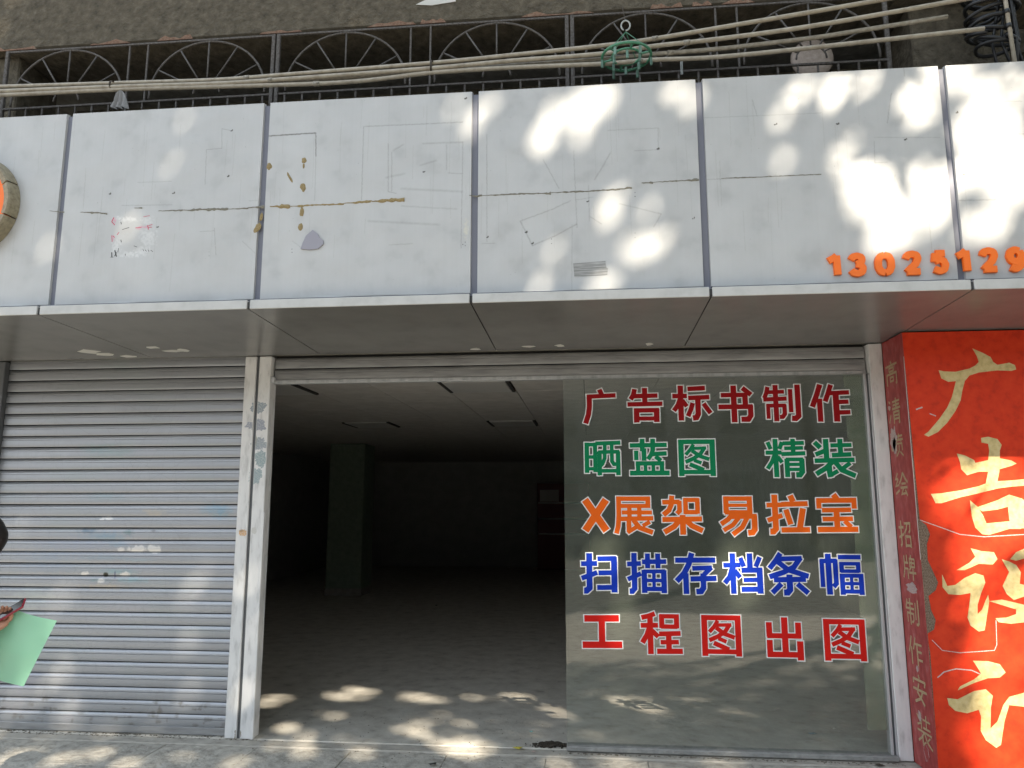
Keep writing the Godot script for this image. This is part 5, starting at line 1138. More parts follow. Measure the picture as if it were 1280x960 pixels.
# ---------------------------------------------------------------- person
func blob(st: SurfaceTool, bones: Array, cell: float, k: float) -> void:
	var lo := Vector3(1e9, 1e9, 1e9)
	var hi := -lo
	for b in bones:
		var r: float = maxf(b[2], b[3]) + cell * 3.0
		lo = lo.min(b[0] - Vector3.ONE * r).min(b[1] - Vector3.ONE * r)
		hi = hi.max(b[0] + Vector3.ONE * r).max(b[1] + Vector3.ONE * r)
	var nx := int((hi.x - lo.x) / cell) + 2
	var ny := int((hi.y - lo.y) / cell) + 2
	var nz := int((hi.z - lo.z) / cell) + 2
	var f := PackedFloat32Array()
	f.resize(nx * ny * nz)
	f.fill(10.0)
	for b in bones:
		var pa: Vector3 = b[0]
		var ba: Vector3 = b[1] - b[0]
		var bl := maxf(ba.length_squared(), 1e-9)
		var r: float = maxf(b[2], b[3]) + cell * 2.5 + k
		var l: Vector3 = ((b[0] as Vector3).min(b[1]) - Vector3.ONE * r - lo) / cell
		var h: Vector3 = ((b[0] as Vector3).max(b[1]) + Vector3.ONE * r - lo) / cell
		var sq: Vector3 = b[4] if b.size() > 4 else Vector3.ONE
		for z in range(maxi(0, int(l.z)), mini(nz, int(h.z) + 1)):
			for y in range(maxi(0, int(l.y)), mini(ny, int(h.y) + 1)):
				var row := (z * ny + y) * nx
				for x in range(maxi(0, int(l.x)), mini(nx, int(h.x) + 1)):
					var p := lo + Vector3(x, y, z) * cell - pa
					var t := clampf(p.dot(ba) / bl, 0.0, 1.0)
					var d := ((p - ba * t) * sq).length() - lerpf(b[2], b[3], t)
					var o := f[row + x]
					var q := maxf(k - absf(o - d), 0.0) / k
					f[row + x] = minf(o, d) - q * q * k * 0.25
	var vid := {}
	var vs := PackedVector3Array()
	for z in nz - 1:
		for y in ny - 1:
			for x in nx - 1:
				var i := (z * ny + y) * nx + x
				if f[i] > 5.0 * cell + 1.0: continue
				var s := Vector3.ZERO
				var n := 0
				for e in [[0, 0, 0, 1, 0, 0], [0, 1, 0, 1, 1, 0], [0, 0, 1, 1, 0, 1], [0, 1, 1, 1, 1, 1], [0, 0, 0, 0, 1, 0], [1, 0, 0, 1, 1, 0], [0, 0, 1, 0, 1, 1], [1, 0, 1, 1, 1, 1], [0, 0, 0, 0, 0, 1], [1, 0, 0, 1, 0, 1], [0, 1, 0, 0, 1, 1], [1, 1, 0, 1, 1, 1]]:
					var a := f[i + (e[2] * ny + e[1]) * nx + e[0]]
					var b := f[i + (e[5] * ny + e[4]) * nx + e[3]]
					if (a < 0.0) != (b < 0.0):
						s += Vector3(e[0], e[1], e[2]).lerp(Vector3(e[3], e[4], e[5]), a / (a - b))
						n += 1
				if n:
					vid[i] = vs.size()
					vs.append(lo + (Vector3(x, y, z) + s / n) * cell)
	var st3 := [1, nx, nx * ny]
	for i in vid:
		for a in 3:
			var j: int = i + st3[a]
			if j >= f.size() or (f[i] < 0.0) == (f[j] < 0.0): continue
			var u: int = st3[(a + 1) % 3]
			var v: int = st3[(a + 2) % 3]
			if vid.has(i - u) and vid.has(i - v) and vid.has(i - u - v):
				var q := [vs[vid[i]], vs[vid[i - u]], vs[vid[i - u - v]], vs[vid[i - v]]]
				if f[i] < 0.0: quad(st, q[0], q[1], q[2], q[3])
				else: quad(st, q[3], q[2], q[1], q[0])

func build_person() -> void:
	# stands at the frame's edge, turned to the shop, phone and folder in the right hand
	var H := Vector3(-2.5031, 1.0061, 1.8336)
	var C := Vector3(-2.5989, 1.3390, 1.8760)
	var B := Vector3(C.x - 0.16, 0, C.z + 0.05)
	var t := thing("person", "person with black hair in dark clothes holding a phone and a green folder", "person", B)
	var f := Vector3(-0.1, 0, -0.995)          # the way the person faces
	var s := Vector3(0.995, 0, -0.1)           # to the person's right
	var hip := B + Vector3(0, 0.76, 0)
	var chest := B + Vector3(0, 1.02, 0)
	var neck := B + Vector3(0, 1.18, 0)
	var rsh := neck + s * 0.145 - Vector3(0, 0.03, 0)
	var lsh := neck - s * 0.145 - Vector3(0, 0.03, 0)
	var relb := rsh + Vector3(0, -0.235, 0) + s * 0.05 - f * 0.05
	var wrist := H + (relb - H).normalized() * 0.075
	var lelb := lsh + Vector3(0, -0.24, 0) - s * 0.04 - f * 0.03
	var lwr := lelb + f * 0.12 + Vector3(0, -0.18, 0)
	var st := mb(false)
	blob(st, [[hip - s * 0.05, hip + s * 0.05, 0.115, 0.115], [hip, chest, 0.115, 0.125], [chest - s * 0.05, chest + s * 0.05, 0.105, 0.105], [lsh, rsh, 0.07, 0.07], [chest, neck, 0.1, 0.06],
		[rsh, relb, 0.058, 0.045], [relb, relb.lerp(wrist, 0.9), 0.045, 0.036], [lsh, lelb, 0.058, 0.045], [lelb, lelb.lerp(lwr, 0.9), 0.045, 0.036]], 0.013, 0.04)
	part(t, "shirt", st, M.shirt)
	st = mb(false)
	for q in [-1, 1]:
		var h: Vector3 = hip + s * 0.075 * q - Vector3(0, 0.02, 0)
		var kn := Vector3(h.x, 0.42, h.z) + f * 0.02
		var an := Vector3(h.x, 0.09, h.z) - f * 0.01
		blob(st, [[h, kn, 0.092, 0.062], [kn, an, 0.06, 0.046]], 0.014, 0.03)
	part(t, "trousers", st, M.trousers)
	for q in [-1, 1]:
		st = mb(false)
		var h: Vector3 = hip + s * 0.078 * q
		var a := Vector3(h.x, 0.032, h.z)
		blob(st, [[a - f * 0.05 , a + f * 0.13, 0.042, 0.036], [a - f * 0.03 + Vector3(0, 0.05, 0), a - f * 0.02, 0.042, 0.044]], 0.012, 0.02)
		part(t, "shoe", st, M.shoe)
	# head with face, neck and the left hand are one skin surface
	st = mb(false)
	var up := Vector3(0, 1, 0)
	var fd := (f + Vector3(0, -0.42, 0)).normalized()
	var ud := (up + f * 0.42).normalized()
	blob(st, [[neck - up * 0.02, C - f * 0.01 - up * 0.04, 0.05, 0.05], [C, C + ud * 0.012, 0.083, 0.082], [C + fd * 0.025 - ud * 0.03, C + fd * 0.03 - ud * 0.075, 0.06, 0.035],
		[C + fd * 0.088 - ud * 0.005, C + fd * 0.106 - ud * 0.032, 0.009, 0.014], [C + s * 0.083 - ud * 0.0, C + s * 0.083 - ud * 0.035, 0.013, 0.01], [C - s * 0.083, C - s * 0.083 - ud * 0.035, 0.013, 0.01],
		[C + fd * 0.078 - ud * 0.058 - s * 0.016, C + fd * 0.078 - ud * 0.058 + s * 0.016, 0.009, 0.009], [C + fd * 0.076 + ud * 0.02 - s * 0.03, C + fd * 0.076 + ud * 0.02 + s * 0.03, 0.014, 0.014]], 0.006, 0.018)
	part(t, "head", st, M.skin)
	for q in [-1, 1]:
		st = mb(false)
		blob(st, [[C + fd * 0.079 + s * 0.03 * q + ud * 0.004, C + fd * 0.079 + s * 0.034 * q + ud * 0.004, 0.011, 0.011]], 0.004, 0.004)
		part(t, "eye", st, M.hair)
	st = mb(false)
	blob(st, [[C - fd * 0.018 + ud * 0.01, C - fd * 0.018 + ud * 0.025, 0.098, 0.09], [C - fd * 0.04, C - fd * 0.055 - ud * 0.075, 0.08, 0.05], [C + fd * 0.05 + ud * 0.07 - s * 0.02, C - fd * 0.02 + ud * 0.088, 0.03, 0.03],
		[C + s * 0.062 + ud * 0.02, C + s * 0.06 - ud * 0.075 - fd * 0.01, 0.038, 0.034], [C - s * 0.062 + ud * 0.02, C - s * 0.06 - ud * 0.075 - fd * 0.01, 0.038, 0.034]], 0.007, 0.02)
	part(t, "hair", st, M.hair)
	# right hand: palm, four fingers under the phone, thumb over it
	st = mb(false)
	var fw := (H - wrist).normalized()
	var pn := Vector3(0.2, 0.6, 0.75).normalized()
	var sd := fw.cross(pn).normalized()
	pn = sd.cross(fw).normalized()
	var bones := [[relb.lerp(wrist, 0.8), wrist, 0.03, 0.025], [wrist, wrist + fw * 0.03, 0.025, 0.026], [wrist + fw * 0.03 + sd * 0.02, wrist + fw * 0.07 + sd * 0.026, 0.017, 0.014], [wrist + fw * 0.03 - sd * 0.02, wrist + fw * 0.07 - sd * 0.026, 0.017, 0.014], [wrist + fw * 0.03, wrist + fw * 0.074, 0.017, 0.015]]
	blob(st, bones, 0.0045, 0.012)
	for q in 4:
		var r0 := wrist + fw * 0.07 + sd * (-0.027 + 0.018 * q)
		var len: float = [0.055, 0.064, 0.068, 0.052][q]
		var a1 := r0 + (fw * 0.92 + pn * 0.25).normalized() * len * 0.45
		var a2 := a1 + (fw * 0.55 + pn * 0.8).normalized() * len * 0.32
		var a3 := a2 + (fw * 0.1 + pn * 0.95).normalized() * len * 0.25
		blob(st, [[r0 - fw * 0.02, a1, 0.0098, 0.009], [a1, a2, 0.009, 0.0082], [a2, a3, 0.0082, 0.007]], 0.0032, 0.004)
	var th := wrist + fw * 0.03 - sd * 0.028
	blob(st, [[th, th + (fw * 0.5 - sd * 0.6 + pn * 0.5).normalized() * 0.035, 0.014, 0.0115], [th + (fw * 0.5 - sd * 0.6 + pn * 0.5).normalized() * 0.035, th + fw * 0.045 - sd * 0.01 + pn * 0.035, 0.0115, 0.009]], 0.0032, 0.006)
	part(t, "right_hand", st, M.skin)
	st = mb(false)
	var lf := (lwr - lelb).normalized()
	blob(st, [[lelb.lerp(lwr, 0.85), lwr, 0.03, 0.026], [lwr, lwr + lf * 0.06, 0.026, 0.03]], 0.005, 0.012)
	for q in 4:
		var r0 := lwr + lf * 0.07 + s * (-0.024 + 0.016 * q)
		blob(st, [[r0, r0 + lf * 0.03, 0.009, 0.0085], [r0 + lf * 0.03, r0 + lf * 0.052 + s * 0.006, 0.0085, 0.007]], 0.0035, 0.004)
	blob(st, [[lwr + lf * 0.03 + f * 0.02, lwr + lf * 0.075 + f * 0.035, 0.012, 0.009]], 0.0035, 0.004)
	part(t, "left_hand", st, M.skin)
	# phone
	var pa := Vector3(-2.5429, 0.9975, 1.8464)
	var pb := Vector3(-2.4184, 1.0777, 1.8160)
	var ax := (pb - pa).normalized()
	var az := Vector3(0.1, 0.9, 0.42)
	az = (az - ax * az.dot(ax)).normalized()
	var ay := az.cross(ax)
	var xf := Transform3D(Basis(ax, ay, az), (pa + pb) * 0.5)
	var o := thing("phone", "phone in a dark red case held above the green folder", "phone", xf.origin)
	st = mb()
	cbox(st, Vector3(-0.075, -0.036, -0.005), Vector3(0.075, 0.036, 0.004), 0.003, xf)
	part(o, "case", st, M.phone)
	st = mb()
	cbox(st, Vector3(-0.07, -0.032, 0.0035), Vector3(0.07, 0.032, 0.0052), 0.0008, xf)
	part(o, "screen", st, M.screen)
	# folder
	var c := [Vector3(-2.4982, 1.0593, 1.8110), Vector3(-2.3112, 0.9934, 1.7510), Vector3(-2.4268, 0.7202, 1.7701), Vector3(-2.6173, 0.7890, 1.8207)]
	o = thing("folder", "pale green plastic folder hanging from the hand under the phone", "folder", c[0])
	var nrm: Vector3 = (c[1] - c[0]).cross(c[3] - c[0]).normalized()
	if nrm.z < 0: nrm = -nrm
	for lay in [0, 1]:
		st = mb(false)
		var n := 12
		var gp := []
		for j in n + 1:
			for i in n + 1:
				var u := float(i) / n
				var v := float(j) / n
				if lay == 1: v = 0.56 + v * 0.44
				var p: Vector3 = (c[0] as Vector3).lerp(c[1], u).lerp((c[3] as Vector3).lerp(c[2], u), v)
				p += nrm * (0.022 * sin(u * PI) * (1.0 - v * 0.4) - 0.012 * v * v + (0.0025 if lay == 1 else 0.0))
				gp.append(p)
		for j in n:
			for i in n:
				quad(st, gp[(j + 1) * (n + 1) + i], gp[(j + 1) * (n + 1) + i + 1], gp[j * (n + 1) + i + 1], gp[j * (n + 1) + i])
				quad(st, gp[j * (n + 1) + i] - nrm * 0.0015, gp[j * (n + 1) + i + 1] - nrm * 0.0015, gp[(j + 1) * (n + 1) + i + 1] - nrm * 0.0015, gp[(j + 1) * (n + 1) + i] - nrm * 0.0015)
		part(o, "cover" if lay == 0 else "inner_pocket", st, M.folder)

# ---------------------------------------------------------------- things in the dark room
func build_interior_things() -> void:
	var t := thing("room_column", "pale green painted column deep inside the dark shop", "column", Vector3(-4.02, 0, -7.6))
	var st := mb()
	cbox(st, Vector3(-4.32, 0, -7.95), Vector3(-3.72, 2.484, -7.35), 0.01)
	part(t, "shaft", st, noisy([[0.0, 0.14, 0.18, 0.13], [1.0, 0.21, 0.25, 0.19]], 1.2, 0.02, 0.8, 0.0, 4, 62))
	st = mb()
	cbox(st, Vector3(-4.33, 0, -7.96), Vector3(-3.71, 0.12, -7.34), 0.006)
	part(t, "skirting", st, M.dark_wall)
	var b := Vector3(-1.1888, 0.0000, -12.6000)
	t = thing("red_cabinet", "dark red cabinet with pale shelf edges against the back of the shop", "cabinet", b)
	st = mb()
	cbox(st, b + Vector3(0, 0, -0.4), b + Vector3(1.2, 1.95, 0.0), 0.006)
	part(t, "carcass", st, M.cabinet)
	for y in [0.78, 1.12, 1.48]:
		st = mb()
		cbox(st, b + Vector3(0.02, y, 0.001), b + Vector3(1.18, y + 0.04, 0.03), 0.003)
		part(t, "shelf_edge", st, M.pale)
	st = mb()
	cbox(st, b + Vector3(0.06, 1.53, 0.001), b + Vector3(0.5, 1.8, 0.02), 0.003)
	part(t, "notice", st, M.pale)

func build_litter() -> void:
	var i := 0
	for q in [["wrapper", -0.405, -0.3385, 0.014, 0.0, "tiny turquoise wrapper on the shop floor by the glass", "litter", 0.2, 0.5, 0.5], ["leaf", -0.4576, 0.0122, 0.035, 0.0, "yellow fallen leaf by the dirt heap", "leaf", 0.42, 0.36, 0.05], ["leaf", -0.1446, -0.0817, 0.02, 0.0, "small yellow leaf at the end of the glass sill", "leaf", 0.42, 0.36, 0.05], ["paper_scrap", -0.3599, 0.0627, 0.014, 0.0, "pinkish paper scrap beside the yellow leaf", "litter", 0.5, 0.38, 0.33], ["dark_scrap", -0.928, 0.3321, 0.03, -0.005, "dark torn scrap on the threshold", "litter", 0.03, 0.03, 0.025], ["paper_scrap", -2.2623, -6.3705, 0.03, 0.0, "white paper scrap far back on the dark floor", "litter", 0.5, 0.5, 0.48], ["paper_scrap", -0.475, -6.2944, 0.03, 0.0, "white paper scrap on the floor near the glass edge", "litter", 0.5, 0.5, 0.48], ["wrapper", 1.4315, -0.4724, 0.03, 0.0, "crumpled bluish wrapper behind the lettered glass", "litter", 0.3, 0.4, 0.45], ["paper_scrap", 1.6173, -0.6153, 0.012, 0.0, "white crumb of paper behind the lettered glass", "litter", 0.6, 0.6, 0.58], ["twig", 1.6501, 0.0975, 0.03, -0.005, "dark twig on the apron before the sill", "litter", 0.05, 0.04, 0.03], ["paper_scrap", -2.0452, -1.3201, 0.012, 0.0, "white crumb of paper inside the doorway", "litter", 0.6, 0.6, 0.58], ["paper_scrap", -1.02, -0.5165, 0.01, 0.0, "white speck of paper on the threshold floor", "litter", 0.6, 0.6, 0.58], ["dark_scrap", -2.4516, -0.0445, 0.02, -0.005, "dark scrap under the closed shutter", "litter", 0.06, 0.06, 0.06]]:
		var p := Vector3(q[1], q[4], q[2])
		var t := thing(q[0], q[5], q[6], p)
		var st := mb(false)
		var n := 9
		var ring := []
		for k in n:
			var a := TAU * k / n
			ring.append(p + Vector3(cos(a) * q[3] * rng.randf_range(0.6, 1.2), 0.003 + rng.randf_range(0.0, q[3] * 0.25), sin(a) * q[3] * 0.7 * rng.randf_range(0.6, 1.2)))
		var top := p + Vector3(0, q[3] * 0.3 + 0.003, 0)
		for k in n:
			tri(st, top, ring[(k + 1) % n], ring[k])
			tri(st, p + Vector3(0, 0.001, 0), ring[k], ring[(k + 1) % n])
		part(t, "scrap", st, mat(q[7], q[8], q[9], 0.7))
		i += 1
	# heap of swept dirt against the end of the sill: uncountable crumbs
	var st := mb()
	var c := Vector3(-0.2542, 0.0000, -0.0706)
	for k in 420:
		var a := rng.randf() * TAU
		var r := absf(rng.randfn(0.0, 0.5))
		var s := rng.randf_range(0.003, 0.011)
		var p := c + Vector3(cos(a) * r * 0.13, maxf(0.0, 0.022 - r * 0.02) * rng.randf(), sin(a) * r * 0.045)
		box(st, Vector3(-s, 0, -s * 0.6), Vector3(s, s * 0.7, s * 0.6), Transform3D(Basis(Vector3.UP, rng.randf() * TAU) * Basis(Vector3.RIGHT, rng.randf() * 0.6), p))
	var mi := part_mesh(self, "dirt_heap", commit(st, noisy([[0.0, 0.02, 0.016, 0.012], [1.0, 0.08, 0.065, 0.045]], 0.05, 0.05, 0.95)), Vector3.ZERO)
	mi.set_meta("kind", "stuff")
	mi.set_meta("label", "dark swept dirt heaped at the end of the glass sill")
	mi.set_meta("category", "dirt")
	# grit swept against the foot of the shutter, the post and the sill
	st = mb()
	for k in 900:
		var x := rng.randf_range(-4.15, 1.8)
		var z := 0.004 + absf(rng.randfn(0.0, 0.016))
		if x > -2.2 and x < -0.16: z = rng.randf_range(-0.7, 0.5)
		elif x > -0.16: z += 0.036
		else: z -= 0.03
		var y := 0.0 if z < -0.013 else -0.0065
		if z > 0.105: y = -0.0125
		var s := rng.randf_range(0.0015, 0.006) * (0.7 if x > -2.2 and x < -0.16 else 1.0)
		box(st, Vector3(-s, 0, -s * 0.7), Vector3(s, s * 0.6, s * 0.7), Transform3D(Basis(Vector3.UP, rng.randf() * TAU), Vector3(x, y, z)))
	var gr := part_mesh(self, "grit", commit(st, noisy([[0.0, 0.06, 0.05, 0.04], [1.0, 0.25, 0.22, 0.17]], 0.05, 0.05, 0.95)), Vector3.ZERO)
	gr.set_meta("kind", "stuff")
	gr.set_meta("label", "fine grit scattered along the threshold and shutter foot")
	gr.set_meta("category", "grit")

# ---------------------------------------------------------------- trees over the street: their crowns break the sun into dapples
const GAPS := [[1.1829, 3.7063, 0.0204, 0.0272], [1.3388, 3.6784, 0.032, 0.0554], [1.0616, 3.5511, 0.0216, 0.0261], [1.0556, 3.2913, 0.0204, 0.0247], [1.3468, 3.2997, 0.0192, 0.0232], [1.4463, 3.1568, 0.0632, 0.0866], [1.4496, 3.0333, 0.024, 0.0476], [1.7049, 3.5974, 0.0204, 0.0247], [1.811, 3.5641, 0.024, 0.032], [1.8612, 3.7805, 0.024, 0.0398], [1.9834, 3.7042, 0.024, 0.029], [2.1013, 3.6424, 0.024, 0.0554], [2.06, 3.496, 0.0242, 0.0398], [2.0163, 3.3644, 0.0554, 0.0554], [2.1498, 3.2825, 0.0866, 0.0866], [1.9648, 3.1859, 0.0554, 0.0632], [2.1698, 3.0895, 0.071, 0.0788], [2.2097, 3.4967, 0.0216, 0.0261], [1.5161, 2.8523, 0.0476, 0.0554], [1.6358, 2.8694, 0.0398, 0.0398], [1.7951, 2.9928, 0.032, 0.0554], [1.7466, 3.1697, 0.024, 0.032], [1.8647, 3.1642, 0.0216, 0.0261], [1.9901, 2.9075, 0.0216, 0.0261], [2.1034, 2.8817, 0.0216, 0.0261], [1.526, 3.7089, 0.018, 0.024], [1.589, 3.0844, 0.0204, 0.0338], [2.2965, 3.658, 0.0204, 0.0247], [-0.6137, 3.5908, 0.0228, 0.0378], [-0.2288, 3.4706, 0.0398, 0.0554], [-0.1744, 3.6432, 0.0204, 0.0405], [0.0162, 3.6706, 0.0632, 0.0554], [0.1268, 3.7119, 0.032, 0.0554], [-0.0127, 3.5018, 0.0216, 0.0358], [0.4972, 3.7329, 0.032, 0.029], [0.598, 3.6657, 0.0216, 0.0358], [0.1714, 3.1366, 0.0204, 0.0272], [0.1133, 3.0165, 0.0192, 0.0381], [0.2829, 2.8311, 0.0554, 0.029], [0.4019, 2.8801, 0.0216, 0.0288], [0.072, 2.6261, 0.0499, 0.0261], [-0.2468, 2.6355, 0.0194, 0.0232], [0.3482, 3.0567, 0.0168, 0.0203], [-0.724, 3.703, 0.0168, 0.0203], [-0.5104, 3.7006, 0.0168, 0.0224], [-0.1679, 2.8559, 0.0144, 0.0174], [-3.097, 2.9594, 0.0156, 0.0208], [-2.3761, 3.442, 0.0144, 0.0174], [-2.6143, 3.0623, 0.0156, 0.0208], [-2.3224, 3.7129, 0.0144, 0.0174], [-1.2878, 1.9615, 0.018, 0.0216], [-1.4226, 1.7991, 0.0162, 0.0194], [-0.6439, 2.2506, 0.018, 0.0216], [-0.5007, 2.2399, 0.018, 0.0216], [-0.7933, 2.0292, 0.0162, 0.0194], [-0.6425, 2.0431, 0.0162, 0.0194], [-0.2435, 2.0578, 0.0144, 0.0173], [-0.0232, 2.0561, 0.0144, 0.0173], [-0.1222, 2.1359, 0.0126, 0.0151], [-1.333, 1.2162, 0.0144, 0.0173], [-1.2752, 0.8451, 0.0171, 0.0205], [-0.9341, 0.8354, 0.018, 0.0216], [-1.437, 0.858, 0.0144, 0.0173], [-0.5221, 1.2747, 0.0171, 0.0205], [-0.4378, 1.2025, 0.0162, 0.0194], [-0.3792, 1.0268, 0.0236, 0.0283], [-0.2568, 0.9252, 0.0444, 0.0533], [-0.1354, 0.978, 0.0171, 0.0205], [0.6267, 2.1825, 0.0171, 0.0205], [0.7029, 2.1451, 0.0144, 0.0173], [0.7916, 1.9213, 0.0171, 0.0205], [-0.0559, 1.4689, 0.0171, 0.0205], [-0.1254, 1.1239, 0.0126, 0.0151], [0.7711, 1.7066, 0.0144, 0.0173], [0.2881, 2.1289, 0.0144, 0.0173], [-0.9295, 1.5498, 0.0126, 0.0151], [-3.1193, 0.5671, 0.0236, 0.0283], [-2.8168, 0.595, 0.034, 0.0408], [-2.599, 0.6819, 0.0162, 0.0194], [-2.0605, 0.6647, 0.0162, 0.0194], [-2.4074, 0.568, 0.0144, 0.0173], [-1.7126, 0.6321, 0.0144, 0.0173], [0.6286, 0.7853, 0.0144, 0.0173], [1.2151, 0.8394, 0.0144, 0.0173], [1.3838, 2.0999, 0.0144, 0.0173], [1.4812, 1.9251, 0.0144, 0.0173], [0.2376, 0.7492, 0.0126, 0.0151], [-2.9157, 1.2058, 0.014, 0.0168], [-2.0578, 1.3017, 0.016, 0.0192], [-2.0515, 1.6034, 0.014, 0.0168], [-3.0424, 1.3294, 0.012, 0.0144], [-2.2883, 1.0727, 0.01, 0.012], [-1.6869, 1.9666, 0.014, 0.0168], [-1.7004, 1.2606, 0.012, 0.0144], [-2.0242, 2.0151, 0.012, 0.0144], [2.47, 0.62, 0.011, 0.013], [2.53, 0.785, 0.011, 0.013], [2.47, 0.95, 0.011, 0.013], [2.53, 1.115, 0.011, 0.013], [2.47, 1.28, 0.011, 0.013], [2.53, 1.445, 0.011, 0.013], [2.47, 1.61, 0.011, 0.013], [2.53, 1.775, 0.011, 0.013], [2.47, 1.94, 0.011, 0.013], [2.53, 2.105, 0.011, 0.013], [2.47, 2.27, 0.011, 0.013], [2.53, 2.435, 0.011, 0.013], [2.6, 0.62, 0.011, 0.013], [2.66, 0.785, 0.011, 0.013], [2.6, 0.95, 0.011, 0.013], [2.66, 1.115, 0.011, 0.013], [2.6, 1.28, 0.011, 0.013], [2.66, 1.445, 0.011, 0.013], [2.6, 1.61, 0.011, 0.013], [2.66, 1.775, 0.011, 0.013], [2.6, 1.94, 0.011, 0.013], [2.66, 2.105, 0.011, 0.013], [2.6, 2.27, 0.011, 0.013], [2.66, 2.435, 0.011, 0.013], [2.73, 0.62, 0.011, 0.013], [2.79, 0.785, 0.011, 0.013], [2.73, 0.95, 0.011, 0.013], [2.79, 1.115, 0.011, 0.013], [2.73, 1.28, 0.011, 0.013], [2.79, 1.445, 0.011, 0.013], [2.73, 1.61, 0.011, 0.013], [2.79, 1.775, 0.011, 0.013], [2.73, 1.94, 0.011, 0.013], [2.79, 2.105, 0.011, 0.013], [2.73, 2.27, 0.011, 0.013], [2.79, 2.435, 0.011, 0.013], [2.86, 0.62, 0.011, 0.013], [2.92, 0.785, 0.011, 0.013], [2.86, 0.95, 0.011, 0.013], [2.92, 1.115, 0.011, 0.013], [2.86, 1.28, 0.011, 0.013], [2.92, 1.445, 0.011, 0.013], [2.86, 1.61, 0.011, 0.013], [2.92, 1.775, 0.011, 0.013], [2.86, 1.94, 0.011, 0.013], [2.92, 2.105, 0.011, 0.013], [2.86, 2.27, 0.011, 0.013], [2.92, 2.435, 0.011, 0.013], [2.99, 0.62, 0.011, 0.013], [3.05, 0.785, 0.011, 0.013], [2.99, 0.95, 0.011, 0.013], [3.05, 1.115, 0.011, 0.013], [2.99, 1.28, 0.011, 0.013], [3.05, 1.445, 0.011, 0.013], [2.99, 1.61, 0.011, 0.013], [3.05, 1.775, 0.011, 0.013], [2.99, 1.94, 0.011, 0.013], [3.05, 2.105, 0.011, 0.013], [2.99, 2.27, 0.011, 0.013], [3.05, 2.435, 0.011, 0.013], [3.12, 0.62, 0.011, 0.013], [3.18, 0.785, 0.011, 0.013], [3.12, 0.95, 0.011, 0.013], [3.18, 1.115, 0.011, 0.013], [3.12, 1.28, 0.011, 0.013], [3.18, 1.445, 0.011, 0.013], [3.12, 1.61, 0.011, 0.013], [3.18, 1.775, 0.011, 0.013], [3.12, 1.94, 0.011, 0.013], [3.18, 2.105, 0.011, 0.013], [3.12, 2.27, 0.011, 0.013], [3.18, 2.435, 0.011, 0.013], [3.25, 0.62, 0.011, 0.013], [3.31, 0.785, 0.011, 0.013], [3.25, 0.95, 0.011, 0.013], [3.31, 1.115, 0.011, 0.013], [3.25, 1.28, 0.011, 0.013], [3.31, 1.445, 0.011, 0.013], [3.25, 1.61, 0.011, 0.013], [3.31, 1.775, 0.011, 0.013], [3.25, 1.94, 0.011, 0.013], [3.31, 2.105, 0.011, 0.013], [3.25, 2.27, 0.011, 0.013], [3.31, 2.435, 0.011, 0.013]]  # openings cut into the crowns along sun rays, placing each sun dapple

var gap_cells := {}

func on_front(p: Vector3) -> Vector2:      # where the sun carries p onto the plane of the fascia
	var q := p - SUN * ((p.z - 1.04) / SUN.z)
	return Vector2(q.x, q.y)

func lit(pts: Array) -> bool:              # would this leaf close one of the gaps cut for the dapples?
	var q := []
	for p in pts: q.append(on_front(p))
	var lo: Vector2 = q[0]
	var hi: Vector2 = q[0]
	for p in q:
		lo = lo.min(p)
		hi = hi.max(p)
	for i in range(floori(lo.x * 4.0), floori(hi.x * 4.0) + 1):
		for j in range(floori(lo.y * 4.0), floori(hi.y * 4.0) + 1):
			var cell = gap_cells.get(Vector2i(i, j))
			if cell == null: continue
			for g in cell:
				var s := PackedVector2Array()
				for p in q: s.append(Vector2((p.x - g[0]) / g[2], (p.y - g[1]) / g[3]))
				for k in s.size():
					if Geometry2D.get_closest_point_to_segment(Vector2.ZERO, s[k], s[(k + 1) % s.size()]).length_squared() < 1.0: return true
				if s.size() > 2 and Geometry2D.is_point_in_polygon(Vector2.ZERO, s): return true
	return false

var airy := FastNoiseLite.new()

func keep(p: Vector3) -> float:            # share of leaves kept: crowns thinned along rays to the floor, to brighten it
	var q := on_front(p)
	var n := airy.get_noise_2d(q.x * 100.0, q.y * 100.0)
	if q.y < 2.5: return clampf(THIN_LOW + n * 0.2, 0.05, 1.0)
	return clampf(lerpf(1.0, THIN_RIGHT, smoothstep(0.6, 2.2, q.x)) + n * 0.3 * smoothstep(-1.0, 1.5, q.x), 0.15, 1.0)

const THIN_LOW := 0.3
const THIN_RIGHT := 1.0

func sort_gaps() -> void:
	for g in GAPS:
		for i in range(floori((g[0] - g[2]) * 4.0), floori((g[0] + g[2]) * 4.0) + 1):
			for j in range(floori((g[1] - g[3]) * 4.0), floori((g[1] + g[3]) * 4.0) + 1):
				var key := Vector2i(i, j)
				if not gap_cells.has(key): gap_cells[key] = []
				gap_cells[key].append(g)

